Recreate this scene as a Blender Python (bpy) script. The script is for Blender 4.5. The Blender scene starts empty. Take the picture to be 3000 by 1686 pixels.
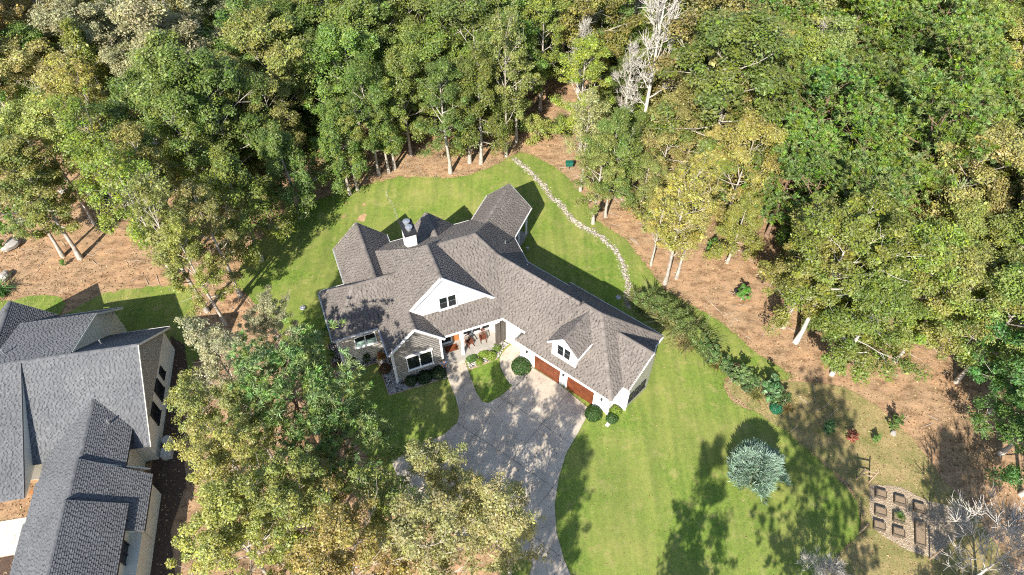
import bpy, bmesh, math, random
import numpy as np
from mathutils import Vector, geometry
R = math.radians
rng = np.random.default_rng(7)
random.seed(7)
SC = bpy.context.scene
COL = SC.collection

# ------------------------------------------------------------------ camera, sky, sun, exposure
CAM_H, CAM_PITCH, FPX = 55.0, R(50), 2050.0
cam = bpy.data.cameras.new('camera'); cam.sensor_width = 36.0; cam.lens = FPX / 3000 * 36
cam.clip_start = 0.5; cam.clip_end = 3000
co = bpy.data.objects.new('camera', cam); COL.objects.link(co)
co.location = (0, 0, CAM_H); co.rotation_euler = (R(40), 0, 0)
SC.camera = co
SUN_EL, SUN_AZ = R(38), R(250)                       # direction to the sun, azimuth counted from +X
w = bpy.data.worlds.new('World'); SC.world = w; w.use_nodes = True
nt = w.node_tree; nt.nodes.clear()
sky = nt.nodes.new('ShaderNodeTexSky'); sky.sky_type = 'NISHITA'; sky.sun_disc = False
sky.sun_elevation = SUN_EL; sky.sun_rotation = R(200); sky.air_density = 1.0; sky.dust_density = 0.6
bg = nt.nodes.new('ShaderNodeBackground'); bg.inputs[1].default_value = 0.12
wo = nt.nodes.new('ShaderNodeOutputWorld')
nt.links.new(sky.outputs[0], bg.inputs[0]); nt.links.new(bg.outputs[0], wo.inputs[0])
sl = bpy.data.lights.new('sun', 'SUN'); sl.energy = 5.0; sl.angle = R(0.55); sl.color = (1.0, 0.93, 0.82)
so = bpy.data.objects.new('sun', sl); COL.objects.link(so)
sv = Vector((math.cos(SUN_AZ) * math.cos(SUN_EL), math.sin(SUN_AZ) * math.cos(SUN_EL), math.sin(SUN_EL)))
so.rotation_euler = sv.to_track_quat('Z', 'Y').to_euler(); so.location = (-20, -40, 80)
vs = SC.view_settings
vs.view_transform = 'Standard'; vs.look = 'None'; vs.exposure = 0.98; vs.gamma = 1.0; vs.use_curve_mapping = False
SC.cycles.max_bounces = 4; SC.cycles.diffuse_bounces = 2; SC.cycles.glossy_bounces = 2
SC.cycles.use_denoising = False; SC.cycles.filter_width = 1.1; SC.cycles.transmission_bounces = 2; SC.cycles.transparent_max_bounces = 6

# ------------------------------------------------------------------ survey helpers
def sst(t):
    t = np.clip(t, 0, 1); return t * t * (3 - 2 * t)
def g(x, y):                                          # ground height: a shallow swale left of the garage
    return -1.0 * sst((2.5 - x) / 9.5) * (1 - sst((-15 - x) / 9)) * (1 - sst((y - 52) / 14))
def at(u, v, z=0.0):                                  # survey point of the photograph at height z
    x = (u - 1500) / FPX; y = -(v - 843) / FPX
    d = (x, math.cos(CAM_PITCH) + y * math.sin(CAM_PITCH), -math.sin(CAM_PITCH) + y * math.cos(CAM_PITCH))
    t = (z - CAM_H) / d[2]
    return np.array([t * d[0], t * d[1], z])
def gp(u, v, h=0.0):                                  # the same on the ground
    z = 0.0
    for _ in range(6):
        p = at(u, v, z); z = float(g(p[0], p[1])) + h
    p[2] = z; return p

# ------------------------------------------------------------------ object helpers
def link(name, data, parent=None, mat=None, **props):
    o = bpy.data.objects.new(name, data); COL.objects.link(o)
    if parent is not None: o.parent = parent
    if mat is not None: data.materials.append(mat)
    for k, v in props.items(): o[k] = v
    return o
def thing(name, label, cat, loc=(0, 0, 0), rz=0.0, group=None):
    o = link(name, None, label=label, category=cat)
    o.location = loc; o.rotation_euler = (0, 0, rz); o.empty_display_size = 0.2
    if group: o['group'] = group
    return o
def tag(o, label, cat, group=None):
    o['label'] = label; o['category'] = cat
    if group: o['group'] = group
    return o
def copy_tree(o, parent=None):
    c = o.copy(); COL.objects.link(c)
    if parent is not None: c.parent = parent
    for ch in o.children: copy_tree(ch, c)
    return c
def np_mesh(name, V, F, col=None, smooth=False):
    V = np.asarray(V, np.float32).reshape(-1, 3); F = np.asarray(F, np.int32)
    me = bpy.data.meshes.new(name)
    n, k = F.shape
    me.vertices.add(len(V)); me.vertices.foreach_set('co', V.ravel())
    me.loops.add(n * k); me.loops.foreach_set('vertex_index', F.ravel())
    me.polygons.add(n); me.polygons.foreach_set('loop_start', np.arange(0, n * k, k, dtype=np.int32))
    if smooth: me.polygons.foreach_set('use_smooth', np.ones(n, bool))
    if col is not None:
        a = me.color_attributes.new('Col', 'FLOAT_COLOR', 'POINT')
        c = np.ones((len(V), 4), np.float32); c[:, :col.shape[1]] = col
        a.data.foreach_set('color', c.ravel())
    me.update(calc_edges=True)
    return me
class MB:
    def __init__(s): s.v = []; s.f = []
    def add(s, V, F):
        b = len(s.v); s.v += [tuple(map(float, p)) for p in V]; s.f += [tuple(i + b for i in f) for f in F]; return s
    def box(s, a, b):
        (x0, y0, z0), (x1, y1, z1) = a, b
        return s.add([(x0, y0, z0), (x1, y0, z0), (x1, y1, z0), (x0, y1, z0), (x0, y0, z1), (x1, y0, z1), (x1, y1, z1), (x0, y1, z1)],
                     [(3, 2, 1, 0), (4, 5, 6, 7), (0, 1, 5, 4), (1, 2, 6, 5), (2, 3, 7, 6), (3, 0, 4, 7)])
    def prism(s, pts, off):                           # a flat polygon thickened by the vector off
        pts = [np.asarray(p, float) for p in pts]; off = np.asarray(off, float); n = len(pts)
        V = pts + [p + off for p in pts]
        F = [tuple(range(n)), tuple(range(2 * n - 1, n - 1, -1))] + [((i + 1) % n, i, i + n, (i + 1) % n + n) for i in range(n)]
        return s.add(V, F)
    def beam(s, a, b, w, h, up=(0, 0, 1)):            # a rectangular bar from a to b
        a = np.asarray(a, float); b = np.asarray(b, float); d = b - a; d = d / np.linalg.norm(d)
        x = np.cross(d, up)
        if np.linalg.norm(x) < 1e-4: x = np.cross(d, (0, 1, 0))
        x = x / np.linalg.norm(x); y = np.cross(x, d)
        q = [-x * w / 2 - y * h / 2, x * w / 2 - y * h / 2, x * w / 2 + y * h / 2, -x * w / 2 + y * h / 2]
        return s.add([a + k for k in q] + [b + k for k in q], [(3, 2, 1, 0), (4, 5, 6, 7), (0, 1, 5, 4), (1, 2, 6, 5), (2, 3, 7, 6), (3, 0, 4, 7)])
    def lathe(s, prof, c=(0, 0, 0), n=16):            # (radius, z) profile
        V = []; F = []
        for r, z in prof:
            V += [(c[0] + r * math.cos(2 * math.pi * i / n), c[1] + r * math.sin(2 * math.pi * i / n), c[2] + z) for i in range(n)]
        for k in range(len(prof) - 1):
            F += [(k * n + i, k * n + (i + 1) % n, (k + 1) * n + (i + 1) % n, (k + 1) * n + i) for i in range(n)]
        F += [tuple(range(n - 1, -1, -1)), tuple(range((len(prof) - 1) * n, len(prof) * n))]
        return s.add(V, F)
    def build(s, name, mat, parent=None, bevel=0.0, **props):
        me = bpy.data.meshes.new(name)
        V = s.v
        if parent is not None and parent.get('world'):
            L = parent['world']; V = [(p[0] - L[0], p[1] - L[1], p[2] - L[2]) for p in V]
        me.from_pydata(V, [], s.f); me.update()
        bm = bmesh.new(); bm.from_mesh(me); bmesh.ops.recalc_face_normals(bm, faces=bm.faces)
        if bevel: bmesh.ops.bevel(bm, geom=list(bm.edges), offset=bevel, segments=1, affect='EDGES')
        bm.to_mesh(me); bm.free()
        o = link(name, me, parent, mat, **props)
        if parent is not None and parent.get('world'): o['world'] = parent['world']
        return o
def world_thing(name, label, cat, loc, group=None):   # its parts are given in world coordinates
    o = thing(name, label, cat, loc, 0, group); o['world'] = [float(k) for k in loc]; return o

# ------------------------------------------------------------------ materials
def newmat(name):
    m = bpy.data.materials.new(name); m.use_nodes = True; n = m.node_tree; n.nodes.clear()
    out = n.nodes.new('ShaderNodeOutputMaterial'); b = n.nodes.new('ShaderNodeBsdfPrincipled')
    n.links.new(b.outputs[0], out.inputs[0]); return m, n, b, out
def ramp(n, fac, stops):
    r = n.nodes.new('ShaderNodeValToRGB'); e = r.color_ramp.elements
    while len(e) < len(stops): e.new(0.5)
    for el, (p, c) in zip(e, stops): el.position = p; el.color = (*c, 1)
    n.links.new(fac, r.inputs[0]); return r.outputs[0]
def noise(n, scale, detail=4, rough=0.6, vec=None):
    t = n.nodes.new('ShaderNodeTexNoise'); t.inputs['Scale'].default_value = scale
    t.inputs['Detail'].default_value = detail; t.inputs['Roughness'].default_value = rough
    if vec is not None: n.links.new(vec, t.inputs['Vector'])
    return t.outputs[0]
def mixc(n, fac, a, b, mode='MIX'):
    m = n.nodes.new('ShaderNodeMix'); m.data_type = 'RGBA'; m.blend_type = mode
    for i, v in ((0, fac), (6, a), (7, b)):
        if isinstance(v, (float, int)): m.inputs[i].default_value = v
        elif isinstance(v, tuple): m.inputs[i].default_value = (*v, 1)
        else: n.links.new(v, m.inputs[i])
    return m.outputs[2]
def bump(n, b, h, strength, dist):
    k = n.nodes.new('ShaderNodeBump'); k.inputs['Strength'].default_value = strength; k.inputs['Distance'].default_value = dist
    n.links.new(h, k.inputs['Height']); n.links.new(k.outputs[0], b.inputs['Normal'])
def wpos(n, scale=(1, 1, 1)):
    gm = n.nodes.new('ShaderNodeNewGeometry'); mp = n.nodes.new('ShaderNodeMapping'); mp.inputs['Scale'].default_value = scale
    n.links.new(gm.outputs['Position'], mp.inputs[0]); return mp.outputs[0]
def mat_noise(name, c0, c1, scale=3.0, rough=0.8, bstr=0.2, bscale=None, spec=0.3, metal=0.0):
    m, n, b, _ = newmat(name); p = wpos(n)
    f = noise(n, scale, 6, 0.65, p)
    n.links.new(ramp(n, f, [(0.3, c0), (0.7, c1)]), b.inputs['Base Color'])
    b.inputs['Roughness'].default_value = rough; b.inputs['Specular IOR Level'].default_value = spec; b.inputs['Metallic'].default_value = metal
    if bstr: bump(n, b, noise(n, bscale or scale * 6, 4, 0.6, p), bstr, 0.02)
    return m
def mat_leaf(name, trans=0.3, rough=0.5, var=0.55):
    m, n, b, out = newmat(name)
    at_ = n.nodes.new('ShaderNodeVertexColor'); at_.layer_name = 'Col'
    oi = n.nodes.new('ShaderNodeObjectInfo')
    sp = n.nodes.new('ShaderNodeSeparateColor'); n.links.new(at_.outputs[0], sp.inputs[0])
    mr = n.nodes.new('ShaderNodeMapRange'); n.links.new(sp.outputs[0], mr.inputs[0])
    mr.inputs[3].default_value = 1 - var; mr.inputs[4].default_value = 1 + var
    c1 = mixc(n, 1.0, oi.outputs['Color'], mr.outputs[0], 'MULTIPLY')
    hs = n.nodes.new('ShaderNodeHueSaturation'); n.links.new(c1, hs.inputs['Color'])
    mh = n.nodes.new('ShaderNodeMapRange'); n.links.new(sp.outputs[1], mh.inputs[0]); mh.inputs[3].default_value = 0.458; mh.inputs[4].default_value = 0.528
    n.links.new(mh.outputs[0], hs.inputs['Hue'])
    ms = n.nodes.new('ShaderNodeMapRange'); n.links.new(sp.outputs[2], ms.inputs[0]); ms.inputs[3].default_value = 0.75; ms.inputs[4].default_value = 1.15
    n.links.new(ms.outputs[0], hs.inputs['Saturation'])
    n.links.new(hs.outputs[0], b.inputs['Base Color'])
    b.inputs['Roughness'].default_value = rough; b.inputs['Specular IOR Level'].default_value = 0.35
    tr = n.nodes.new('ShaderNodeBsdfTranslucent')
    n.links.new(mixc(n, 1.0, hs.outputs[0], (1.25, 1.3, 0.6), 'MULTIPLY'), tr.inputs[0])
    mx = n.nodes.new('ShaderNodeMixShader'); mx.inputs[0].default_value = trans
    n.links.new(b.outputs[0], mx.inputs[1]); n.links.new(tr.outputs[0], mx.inputs[2]); n.links.new(mx.outputs[0], out.inputs[0])
    return m
def mat_attr(name, lo, mid, hi, rough=0.85, grain=60.0, gs=0.25):
    m, n, b, _ = newmat(name)
    a = n.nodes.new('ShaderNodeVertexColor'); a.layer_name = 'Col'
    sp = n.nodes.new('ShaderNodeSeparateColor'); n.links.new(a.outputs[0], sp.inputs[0])
    c = ramp(n, sp.outputs[0], [(0.0, lo), (0.5, mid), (1.0, hi)])
    p = wpos(n)
    big = ramp(n, noise(n, 0.35, 4, 0.6, p), [(0.3, (0.86, 0.86, 0.86)), (0.7, (1.1, 1.09, 1.07))])
    c = mixc(n, 1.0, c, big, 'MULTIPLY')
    fine = ramp(n, noise(n, grain, 2, 0.6, p), [(0.3, (1 - gs,) * 3), (0.7, (1 + gs,) * 3)])
    c = mixc(n, 1.0, c, fine, 'MULTIPLY')
    n.links.new(c, b.inputs['Base Color']); b.inputs['Roughness'].default_value = rough; b.inputs['Specular IOR Level'].default_value = 0.25
    return m
M = {}
M['white'] = mat_noise('white_paint', (0.74, 0.74, 0.72), (0.82, 0.81, 0.79), 1.5, 0.6, 0.05)
M['trim'] = mat_noise('white_trim', (0.76, 0.76, 0.76), (0.84, 0.83, 0.82), 2.0, 0.5, 0.0)
M['stone'] = mat_noise('grey_stone_veneer', (0.20, 0.19, 0.19), (0.46, 0.43, 0.40), 5.0, 0.9, 0.6, 12)
M['siding'] = mat_noise('pale_siding', (0.54, 0.50, 0.46), (0.68, 0.64, 0.60), 1.2, 0.8, 0.1, 30)
M['cream'] = mat_noise('pale_grey_render', (0.64, 0.63, 0.55), (0.72, 0.71, 0.62), 0.6, 0.85, 0.1, 40)
M['wood_red'] = mat_noise('stained_wood', (0.10, 0.028, 0.012), (0.20, 0.058, 0.024), 2.2, 0.45, 0.1)
M['wood_brown'] = mat_noise('brown_chair_wood', (0.10, 0.035, 0.02), (0.17, 0.06, 0.035), 6, 0.5, 0.1)
M['wood_orange'] = mat_noise('orange_door_wood', (0.36, 0.13, 0.035), (0.50, 0.19, 0.06), 3, 0.45, 0.1)
M['wood_grey'] = mat_noise('weathered_wood', (0.07, 0.06, 0.05), (0.13, 0.115, 0.10), 3, 0.8, 0.3)
M['wood_pale'] = mat_noise('pale_timber', (0.26, 0.18, 0.12), (0.42, 0.31, 0.22), 5, 0.85, 0.3)
M['wood_dark'] = mat_noise('dark_timber', (0.05, 0.035, 0.025), (0.12, 0.08, 0.06), 5, 0.85, 0.2)
M['deck'] = mat_noise('roof_underlay', (0.14, 0.12, 0.11), (0.18, 0.16, 0.15), 2, 0.9, 0.0)
M['dark'] = mat_noise('dark_metal', (0.025, 0.026, 0.03), (0.05, 0.05, 0.055), 4, 0.5, 0.0, metal=0.3)
M['metal'] = mat_noise('galvanised_metal', (0.45, 0.46, 0.47), (0.60, 0.61, 0.62), 4, 0.4, 0.0, metal=0.7)
M['acunit'] = mat_noise('beige_metal', (0.42, 0.42, 0.40), (0.50, 0.50, 0.47), 4, 0.5, 0.0)
M['concrete'] = mat_noise('concrete', (0.36, 0.305, 0.24), (0.52, 0.45, 0.365), 0.7, 0.9, 0.15, 20)
def mat_concrete():
    m, n, b, _ = newmat('driveway_concrete'); p = wpos(n)
    c = ramp(n, noise(n, 0.5, 6, 0.7, p), [(0.3, (0.34, 0.29, 0.23)), (0.7, (0.56, 0.49, 0.40))])
    c = mixc(n, ramp(n, noise(n, 1.7, 6, 0.75, wpos(n, (1, .45, 1))), [(0.56, (0, 0, 0)), (0.74, (0.6, 0.6, 0.6))]), c, (0.20, 0.165, 0.13))
    c = mixc(n, 1.0, c, ramp(n, noise(n, 12, 4, 0.7, p), [(0.3, (.88, .88, .88)), (0.7, (1.1, 1.1, 1.1))]), 'MULTIPLY')
    n.links.new(c, b.inputs['Base Color']); b.inputs['Roughness'].default_value = 0.9; b.inputs['Specular IOR Level'].default_value = 0.25; bump(n, b, noise(n, 25, 4, .6, p), .15, .01); return m
M['concrete'] = mat_concrete()
M['concrete2'] = mat_noise('porch_concrete', (0.28, 0.26, 0.23), (0.40, 0.37, 0.33), 1.5, 0.9, 0.1, 20)
M['patio'] = mat_noise('pale_patio', (0.55, 0.50, 0.42), (0.66, 0.60, 0.51), 0.8, 0.9, 0.1, 20)
M['joint'] = mat_noise('joint_base', (0.10, 0.09, 0.08), (0.16, 0.145, 0.125), 3, 0.95, 0.0)  # dark base seen in the gaps between slabs
M['mulch'] = mat_noise('mulch', (0.045, 0.028, 0.02), (0.13, 0.085, 0.06), 12, 0.95, 0.6, 30)
M['pebble'] = mat_attr('pebbles', (0.16, 0.15, 0.14), (0.34, 0.32, 0.30), (0.60, 0.57, 0.53), 0.85, 30)
M['gravel'] = mat_attr('tan_gravel', (0.24, 0.19, 0.13), (0.40, 0.325, 0.24), (0.56, 0.48, 0.37), 0.9, 30)
M['gravel_base'] = mat_noise('gravel_base', (0.24, 0.18, 0.12), (0.42, 0.34, 0.25), 6, 0.95, 0.4, 25)
M['bed_wood'] = mat_noise('bed_board', (0.07, 0.055, 0.04), (0.16, 0.125, 0.09), 5, 0.9, 0.3)
M['dirt'] = mat_noise('bed_soil', (0.14, 0.10, 0.065), (0.33, 0.25, 0.17), 9, 0.95, 0.6, 25)
M['creek'] = mat_attr('creek_stone', (0.14, 0.12, 0.10), (0.33, 0.29, 0.25), (0.56, 0.51, 0.45), 0.85, 25)
M['shingle'] = mat_attr('brown_shingle', (0.050, 0.043, 0.039), (0.165, 0.146, 0.132), (0.275, 0.246, 0.225), 0.9, 45, 0.3)
M['shingle2'] = mat_attr('grey_shingle', (0.042, 0.045, 0.050), (0.125, 0.130, 0.139), (0.215, 0.221, 0.231), 0.9, 45, 0.3)
M['bark'] = mat_noise('pale_bark', (0.24, 0.21, 0.175), (0.54, 0.49, 0.43), 2.5, 0.9, 0.5, 14)
M['bark_white'] = mat_noise('bleached_bark', (0.36, 0.33, 0.29), (0.62, 0.59, 0.54), 2.5, 0.9, 0.4, 14)
M['bark_pine'] = mat_noise('pine_bark', (0.12, 0.075, 0.05), (0.28, 0.19, 0.14), 3, 0.95, 0.6, 12)
M['leaf'] = mat_leaf('broad_leaf', 0.32, 0.45)
M['needle'] = mat_leaf('pine_needle', 0.2, 0.5, 0.5)
M['litter'] = mat_attr('fallen_leaf', (0.10, 0.055, 0.03), (0.26, 0.16, 0.085), (0.46, 0.36, 0.20), 0.9, 20, 0.1)
M['boulder'] = mat_noise('boulder_rock', (0.22, 0.20, 0.18), (0.50, 0.47, 0.43), 2.5, 0.95, 0.8, 7)
M['green_plastic'] = mat_noise('green_plastic', (0.008, 0.09, 0.06), (0.012, 0.13, 0.09), 4, 0.5, 0.0)
M['skin'] = mat_noise('skin', (0.38, 0.22, 0.15), (0.44, 0.26, 0.18), 4, 0.6, 0.0)
M['hair'] = mat_noise('dark_hair', (0.02, 0.015, 0.012), (0.04, 0.03, 0.022), 8, 0.6, 0.0)
M['shirt'] = mat_noise('blue_shirt', (0.10, 0.28, 0.62), (0.30, 0.48, 0.75), 6, 0.8, 0.0)
M['jeans'] = mat_noise('dark_trousers', (0.03, 0.04, 0.07), (0.05, 0.06, 0.10), 6, 0.9, 0.0)
m, n, b, _ = newmat('window_glass'); b.inputs['Base Color'].default_value = (0.012, 0.016, 0.02, 1)
b.inputs['Roughness'].default_value = 0.06; b.inputs['Specular IOR Level'].default_value = 0.6; M['glass'] = m
m, n, b, _ = newmat('sun_blind'); b.inputs['Base Color'].default_value = (0.33, 0.47, 0.42, 1); b.inputs['Roughness'].default_value = 0.25; M['blind'] = m

# lawn: mown grass with worn, straw coloured patches and faint mower streaks
m, n, b, _ = newmat('lawn_grass'); p = wpos(n)
fine = noise(n, 13, 5, 0.85, p); big = noise(n, 0.16, 6, 0.66, p); med = noise(n, 0.75, 6, 0.72, p); m3 = noise(n, 2.6, 5, 0.75, p)
st = n.nodes.new('ShaderNodeTexNoise'); st.inputs['Scale'].default_value = 1.0; st.inputs['Detail'].default_value = 5; st.inputs['Distortion'].default_value = 0.35
n.links.new(wpos(n, (1.3, 0.10, 1)), st.inputs['Vector'])
gr = ramp(n, fine, [(0.30, (0.055, 0.105, 0.016)), (0.5, (0.138, 0.212, 0.036)), (0.70, (0.250, 0.305, 0.080))])
gr = mixc(n, 1.0, gr, ramp(n, m3, [(0.34, (0.70, 0.76, 0.68)), (0.5, (1, 1, 1)), (0.66, (1.24, 1.18, 1.14))]), 'MULTIPLY')
pat = ramp(n, big, [(0.38, (0, 0, 0)), (0.66, (1, 1, 1))])
c = mixc(n, pat, gr, mixc(n, 0.55, gr, (0.30, 0.275, 0.095)))
pat2 = ramp(n, med, [(0.52, (0, 0, 0)), (0.72, (0.9, 0.9, 0.9))])
c = mixc(n, pat2, c, mixc(n, 0.62, gr, (0.40, 0.32, 0.15)))
stc = ramp(n, st.outputs[0], [(0.36, (0.84, 0.88, 0.84)), (0.64, (1.13, 1.10, 1.05))])
c = mixc(n, 1.0, c, stc, 'MULTIPLY')
n.links.new(c, b.inputs['Base Color']); b.inputs['Roughness'].default_value = 0.95; b.inputs['Specular IOR Level'].default_value = 0.1
bump(n, b, fine, 0.7, 0.06); M['lawn'] = m
# ground: pine straw and leaf litter over red clay
m, n, b, _ = newmat('pine_straw'); p = wpos(n)
fine = noise(n, 7, 8, 0.8, p); big = noise(n, 0.22, 5, 0.6, p); med = noise(n, 1.4, 5, 0.7, p)
c = ramp(n, fine, [(0.28, (0.14, 0.088, 0.052)), (0.5, (0.34, 0.230, 0.140)), (0.74, (0.54, 0.41, 0.28))])
c = mixc(n, ramp(n, big, [(0.42, (0, 0, 0)), (0.62, (0.9, 0.9, 0.9))]), c, mixc(n, 0.55, c, (0.44, 0.26, 0.145)))
med2 = noise(n, 0.7, 6, 0.7, wpos(n, (1, 1.7, 1)))
c = mixc(n, 1.0, c, ramp(n, med2, [(0.34, (0.48, 0.45, 0.42)), (0.5, (0.98, 0.96, 0.95)), (0.66, (1.28, 1.26, 1.22))]), 'MULTIPLY')
c = mixc(n, ramp(n, med, [(0.54, (0, 0, 0)), (0.72, (0.8, 0.8, 0.8))]), c, mixc(n, 0.55, c, (0.15, 0.15, 0.05)))
n.links.new(c, b.inputs['Base Color']); b.inputs['Roughness'].default_value = 0.97; b.inputs['Specular IOR Level'].default_value = 0.1
bump(n, b, fine, 0.8, 0.08); M['soil'] = m
m, n, b, _ = newmat('dry_grass'); p = wpos(n)
fine = noise(n, 10, 7, 0.8, p); med = noise(n, 0.6, 5, 0.65, p)
c = ramp(n, fine, [(0.28, (0.15, 0.12, 0.045)), (0.5, (0.32, 0.25, 0.115)), (0.72, (0.50, 0.40, 0.22))])
c = mixc(n, ramp(n, med, [(0.4, (0, 0, 0)), (0.62, (0.85, 0.85, 0.85))]), c, mixc(n, 0.7, c, (0.10, 0.14, 0.03)))
n.links.new(c, b.inputs['Base Color']); b.inputs['Roughness'].default_value = 0.97; b.inputs['Specular IOR Level'].default_value = 0.1
bump(n, b, fine, 0.8, 0.07); M['dry'] = m

# ------------------------------------------------------------------ ground and its sheets
def ragged(pts, amp, step=0.7):
    out = []
    for a, b in zip(pts, pts[1:] + pts[:1]):
        a = np.array(a[:2]); b = np.array(b[:2]); k = max(1, int(np.linalg.norm(b - a) / step))
        d = b - a; nn = np.array([-d[1], d[0]]) / (np.linalg.norm(d) + 1e-9)
        for i in range(k): out.append(a + d * i / k + nn * rng.normal(0, amp) * (1 if i else 0.5))
    return out
def smooth_poly(pts, n=6):                            # closed Catmull-Rom
    P = [np.array(p[:2], float) for p in pts]; out = []
    for i in range(len(P)):
        p0, p1, p2, p3 = P[i - 1], P[i], P[(i + 1) % len(P)], P[(i + 2) % len(P)]
        for k in range(n):
            t = k / n
            out.append(0.5 * (2 * p1 + (p2 - p0) * t + (2 * p0 - 5 * p1 + 4 * p2 - p3) * t * t + (3 * p1 - p0 - 3 * p2 + p3) * t ** 3))
    return out
def inside(poly, x, y):
    poly = np.asarray([p[:2] for p in poly]); c = np.zeros(np.shape(x), bool)
    j = len(poly) - 1
    for i in range(len(poly)):
        xi, yi = poly[i]; xj, yj = poly[j]
        if yi != yj:
            k = ((yi > y) != (yj > y)) & (x < (xj - xi) * (y - yi) / (yj - yi) + xi); c ^= k
        j = i
    return c
def sheet(name, poly, off, mat, grid=1.2, thick=0.0, parent=None, **props):
    poly = [np.asarray(p[:2], float) for p in poly]
    A = np.array(poly); lo = A.min(0); hi = A.max(0)
    gx, gy = np.meshgrid(np.arange(lo[0], hi[0], grid), np.arange(lo[1], hi[1], grid))
    gx = gx.ravel(); gy = gy.ravel(); k = inside(poly, gx, gy)
    vs_ = [Vector(p) for p in poly] + [Vector((x, y)) for x, y in zip(gx[k], gy[k])]
    n0 = len(poly); ed = [(i, (i + 1) % n0) for i in range(n0)]
    V, E_, F, *_ = geometry.delaunay_2d_cdt(vs_, ed, [], 1, 1e-4)
    me = bpy.data.meshes.new(name)
    me.from_pydata([(v.x, v.y, float(g(v.x, v.y)) + off) for v in V], [], [tuple(f) for f in F]); me.update()
    bm = bmesh.new(); bm.from_mesh(me)
    bmesh.ops.recalc_face_normals(bm, faces=bm.faces)
    if sum(f.normal.z for f in bm.faces) < 0: bmesh.ops.reverse_faces(bm, faces=bm.faces)
    if thick:
        be = [e for e in bm.edges if e.is_boundary]
        r = bmesh.ops.extrude_edge_only(bm, edges=be)
        for v in r['geom']:
            if isinstance(v, bmesh.types.BMVert): v.co.z -= thick
    for f in bm.faces: f.smooth = False
    bm.to_mesh(me); bm.free()
    return link(name, me, parent, mat, **props)
def pxraw(pts): return [gp(u, v) for u, v in pts]
def pxpoly(pts):
    P = [gp(u, v) for u, v in pts]; out = []
    for a, b in zip(P, P[1:] + P[:1]):
        k = max(1, int(np.linalg.norm(b - a) / 0.8)); out += [a + (b - a) * i / k for i in range(k)]
    return out

xs = np.concatenate([np.linspace(-900, -110, 8), np.arange(-100, 101, 2.0), np.linspace(110, 900, 8)])
ys = np.concatenate([np.linspace(-600, -60, 6), np.arange(-50, 131, 2.0), np.linspace(145, 1500, 8)])
X, Y = np.meshgrid(xs, ys); V = np.stack([X.ravel(), Y.ravel(), g(X, Y).ravel()], 1)
nx = len(xs); ny = len(ys); i = np.arange((nx - 1) * (ny - 1)); r_, c_ = i // (nx - 1), i % (nx - 1); q = r_ * nx + c_
link('ground', np_mesh('ground', V, np.stack([q, q + 1, q + nx + 1, q + nx], 1), smooth=True), None, M['soil'], kind='structure')

back_lawn = [(690, 820), (745, 720), (850, 640), (945, 580), (1060, 545), (1180, 520), (1310, 522), (1390, 508), (1450, 484), (1495, 462), (1530, 448), (1590, 470),
             (1660, 520), (1715, 580), (1740, 640), (1830, 700), (1895, 780), (1950, 850), (2035, 900), (2120, 950), (2210, 1030), (2300, 1085), (2310, 1112), (2240, 1118), (2160, 1102), (2120, 1120),
             (2150, 1180), (2235, 1215), (2300, 1262), (2380, 1330), (2470, 1420), (2520, 1500), (2510, 1580), (2440, 1640), (2420, 1760), (2300, 1900), (1500, 1900), (1480, 1600), (1300, 1480), (1170, 1400),
             (1080, 1340), (1000, 1260), (900, 1180), (850, 1040), (800, 950), (740, 880)]
LAWN = ragged(smooth_poly(pxraw(back_lawn), 5), 0.16, 0.4)
sheet('lawn', LAWN, 0.02, M['lawn'], 1.0, kind='structure')
nb_lawn = [(-80, 900), (40, 880), (110, 866), (180, 872), (190, 900), (165, 935), (230, 900), (300, 862), (400, 845), (520, 838), (560, 860), (575, 930), (590, 1010), (540, 1100), (500, 1000), (400, 1060), (-80, 1100)]
NLAWN = ragged(smooth_poly(pxraw(nb_lawn), 4), 0.15, 0.4)
sheet('lawn', NLAWN, 0.02, M['lawn'], 1.0, kind='structure')
nb_bed = [(500, 985), (540, 1010), (550, 1080), (530, 1150), (540, 1260), (545, 1420), (500, 1560), (520, 1750), (430, 1750), (440, 1400), (480, 1200)]
sheet('mulch_bed', ragged(pxpoly(nb_bed), 0.08), 0.04, M['mulch'], 1.0, kind='structure')
dry = [(2120, 1120), (2240, 1118), (2350, 1120), (2500, 1150), (2640, 1250), (2760, 1400), (2900, 1560), (2960, 1800), (2420, 1800), (2440, 1640), (2520, 1560), (2500, 1440), (2380, 1330), (2300, 1262), (2200, 1200)]
DRY = ragged(smooth_poly(pxraw(dry), 4), 0.25)
sheet('dry_grass_ground', DRY, 0.035, M['dry'], 1.0, kind='structure')
gravel = [(2548, 1420), (2640, 1432), (2720, 1470), (2840, 1500), (2840, 1560), (2780, 1600), (2745, 1640), (2660, 1615), (2570, 1560), (2545, 1500)]
GRAVEL = ragged(pxpoly(gravel), 0.10)
sheet('gravel_bed', GRAVEL, 0.055, M['gravel_base'], 0.8, kind='structure')
# side path of trodden earth on the back lawn is left to the scattered stones further down

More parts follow.
